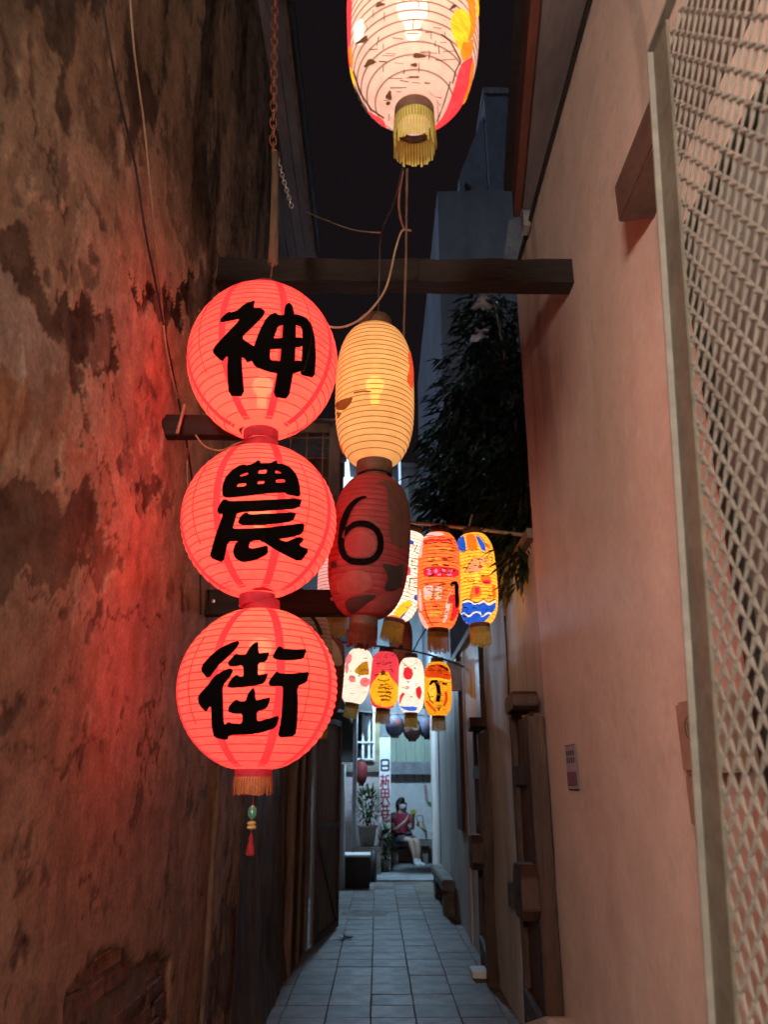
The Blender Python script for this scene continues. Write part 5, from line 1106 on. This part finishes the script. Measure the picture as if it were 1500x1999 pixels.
unseen_lamp((-.88, -1.75, 2.5), 1080)
# lit louvred tube lamp glimpsed between the lanterns
q = PY(673,925,9.2)
lv = empty('louvred_lamp', q, 'lit blue white louvred lamp glimpsed between the round and yellow lanterns', 'lamp')
cg1, cg2 = glow('tube_glow', (.55,.78,1.0), 2.2), None
mb = MB(); a, b = PY(660,932,9.2), PY(690,952,9.2); mb.prism([(a.x,b.z),(b.x-.02,b.z+.07),(b.x,a.z),(a.x+.03,a.z)], 1, 9.2, 9.3); under(mb.build('tube', cg1), lv)
for k in range(8):
    y = 897+k*4.6; a, b = PY(674,y,9.2), PY(681+k*.4,y+2.2,9.2); mb = MB(); mb.box((a.x,9.2,b.z), (b.x,9.24,a.z)); under(mb.build('louvre', cg1), lv)
mb = MB(); a, b = PY(668,890,9.32), PY(692,955,9.32); mb.box((a.x-.05,9.32,b.z-.05), (b.x+.04,9.5,a.z+.06)); under(mb.build('housing', M['bluewall']), lv)
for lab, px, y0, y1 in (('thin lit tube lamp hanging right of the yellow lantern', 780, 893, 946), ('short thin lit tube lamp just left of the dark six lantern collar', 752, 905, 918)):
    mb = MB(); a, b = PY(px,y0,9.4), PY(px+1,y1,9.4); t_ = empty('tube_lamp', b, lab, 'lamp'); mb.tube([a,b], .016, 8); under(mb.build('tube', glow('thin_tube_glow', (.5,.72,1), 1.2)), t_)
    mb = MB(); mb.tube([a,(a.x,a.y,a.z+1.2)], .005, 5); under(mb.build('cord', M['blackwire']), t_)

# ---------------------------------------------------------------- seated person
def skin(name, pts, edges, radii, mat, parent, sub=2, root=0):
    me = bpy.data.meshes.new(name); me.from_pydata(pts, edges, []); me.update()
    o = link(name, me, mat, parent)
    mo = o.modifiers.new('skin', 'SKIN'); mo.use_smooth_shade = True
    for i, r in enumerate(radii):
        v = me.skin_vertices[0].data[i]; v.radius = r if hasattr(r, '__len__') else (r, r); v.use_root = (i == root)
    sb = o.modifiers.new('sub', 'SUBSURF'); sb.levels = sub; sb.render_levels = sub
    return o
pe = empty('person', (PY(778,1642,16.35).x, 16.38, 0), 'seated person in pink red shirt and mask looking at a yellow phone', 'person', rot=(0,0,R(-48))); pe.scale = (1.05,1.15,.92); pe.location.z = -.03
pts = [(0,0,.52),(0,0,.68),(.03,0,.86),(.05,0,1.0),(.075,0,1.09),(.10,0,1.16),(.115,0,1.24),
       (.03,.10,.50),(.24,.11,.50),(.40,.10,.50),(.42,.10,.28),(.40,.10,.09),(.47,.10,.045),(.58,.10,.04),
       (.03,-.10,.50),(.24,-.10,.52),(.40,-.07,.53),(.46,-.04,.31),(.47,-.02,.10),(.54,-.02,.06),(.62,-.02,.05),
       (.05,.17,.98),(.08,.235,.80),(.14,.22,.71),(.30,.10,.92),(.335,.07,1.0),
       (.05,-.17,.98),(.09,-.225,.80),(.15,-.21,.71),(.30,-.07,.90),(.335,-.045,.99)]
ed = [(0,1),(1,2),(2,3),(3,4),(4,5),(5,6),(0,7),(7,8),(8,9),(9,10),(10,11),(11,12),(12,13),(0,14),(14,15),(15,16),(16,17),(17,18),(18,19),(19,20),(3,21),(21,22),(22,23),(23,24),(24,25),(3,26),(26,27),(27,28),(28,29),(29,30)]
rad = [(.13,.14),(.115,.13),(.12,.15),(.10,.14),.048,(.085,.075),(.092,.078),.085,.078,.060,.052,.034,.034,.026,.085,.078,.060,.052,.034,.034,.026,.06,.045,.038,.027,.026,.06,.045,.038,.027,.026]
for sgn, bi in ((1,25),(-1,30)):
    bx_, by_, bz_ = pts[bi]
    for k in range(4):
        n0 = len(pts); pts += [(bx_+.025+.006*k, by_-sgn*(.028-.016*k)*.6, bz_+.035), (bx_+.05, by_-sgn*(.035-.014*k), bz_+.05+.006*(k == 1))]; ed += [(bi,n0),(n0,n0+1)]; rad += [.009,.008]
    n0 = len(pts); pts += [(bx_+.01, by_-sgn*.03, bz_+.01), (bx_+.045, by_-sgn*.042, bz_+.02)]; ed += [(bi,n0),(n0,n0+1)]; rad += [.010,.009]
skin('body', pts, ed, rad, M['skin'], pe)
skin('shirt', [(0,0,.50),(0,0,.66),(.03,0,.86),(.05,0,1.0),(.065,0,1.05),(.05,.17,.985),(.078,.225,.83),(.05,-.17,.985),(.085,-.22,.83)], [(0,1),(1,2),(2,3),(3,4),(3,5),(5,6),(3,7),(7,8)], [(.16,.165),(.145,.155),(.14,.17),(.115,.16),.06,.078,.072,.078,.072], M['shirt'], pe)
skin('shorts', [(0,0,.54),(.03,.10,.505),(.24,.11,.505),(.34,.105,.505),(.03,-.10,.505),(.24,-.10,.525),(.34,-.08,.53)], [(0,1),(1,2),(2,3),(0,4),(4,5),(5,6)], [(.155,.165),.105,.098,.086,.105,.098,.086], M['shorts'], pe)
skin('hair', [(.07,0,1.06),(.05,0,1.16),(.075,0,1.25),(.11,0,1.30),(.155,0,1.285)], [(0,1),(1,2),(2,3),(3,4)], [(.07,.085),(.088,.10),(.10,.105),(.07,.09),(.04,.07)], M['hair'], pe)
for sgn in (1,-1): skin('hair_side', [(.10,sgn*.085,1.25),(.09,sgn*.095,1.15),(.085,sgn*.09,1.05)], [(0,1),(1,2)], [.03,.028,.02], M['hair'], pe)
mb = MB(); mb.lathe([(.004,.052),(.035,.04),(.055,.012),(.066,-.01)], 16); o = mb.build('face_mask', M['mask'], pe, True); o.location = (.145,0,1.165); o.rotation_euler = (0,R(80),0); o.scale = (1,1.05,1)
for sgn in (1,-1):
    mb = MB(); mb.lathe([(.001,.010),(.009,.005),(.011,0)], 10); o = mb.build('eye', M['hair'], pe, True); o.location = (.193,sgn*.034,1.222); o.rotation_euler = (0,R(90),0)
    o = None
for (a, b, c) in (((.40,.10,.17),(.44,.10,.055),(.585,.10,.042)), ((.47,-.02,.18),(.50,-.02,.07),(.63,-.02,.05))):
    skin('shoe', [a,b,c], [(0,1),(1,2)], [.045,.052,.04], M['white'], pe)
Mp = Matrix.Translation(pe.location)@pe.rotation_euler.to_matrix().to_4x4()@Matrix.Diagonal((1.05,1.15,.92,1))
ph = Mp@Vector((.395,.02,1.065)); mb = MB(); mb.box((-.008,-.075,-.045),(.008,.075,.045)); o = mb.build('phone', M['yellow'], None, False, .008); o.location = ph; o.rotation_euler = (0,R(-8),R(-48)); tag(o, 'yellow cased phone held up before the seated person', 'phone')
# bags beside
bg1 = empty('cloth_bag', PY(823,1640,16.4), 'slumped beige cloth bag on the stone seat beside the seated person', 'bag')
bl = PY(823,1644,16.4)
skin('bag_body', [(bl.x-bg1.location.x-.06,0,sz-bg1.location.z+.11),(bl.x-bg1.location.x,0,sz-bg1.location.z+.24),(bl.x-bg1.location.x-.03,.02,sz-bg1.location.z+.37),(bl.x-bg1.location.x+.12,0,sz-bg1.location.z+.11)], [(0,1),(1,2),(0,3)], [(.15,.12),(.12,.10),(.075,.07),(.11,.10)], M['beige'], bg1)
mb = MB(); mb.tube(smooth_path([(-.06,-.06,.42-bg1.location.z+.34),(-.1,-.08,.42-bg1.location.z+.44),(.02,-.06,.42-bg1.location.z+.45),(.04,-.04,.42-bg1.location.z+.33)]), .012, 6); mb.build('bag_strap', M['beige'], bg1, True)
bl = PY(846,1640,16.4); bg2 = empty('white_bag', (bl.x,16.4,sz), 'crumpled white plastic bag at the right end of the stone seat', 'bag')
skin('bag_body', [(0,0,.09),(.03,0,.17),(-.02,0,.26)], [(0,1),(1,2)], [(.11,.10),(.08,.07),.03], M['white'], bg2)
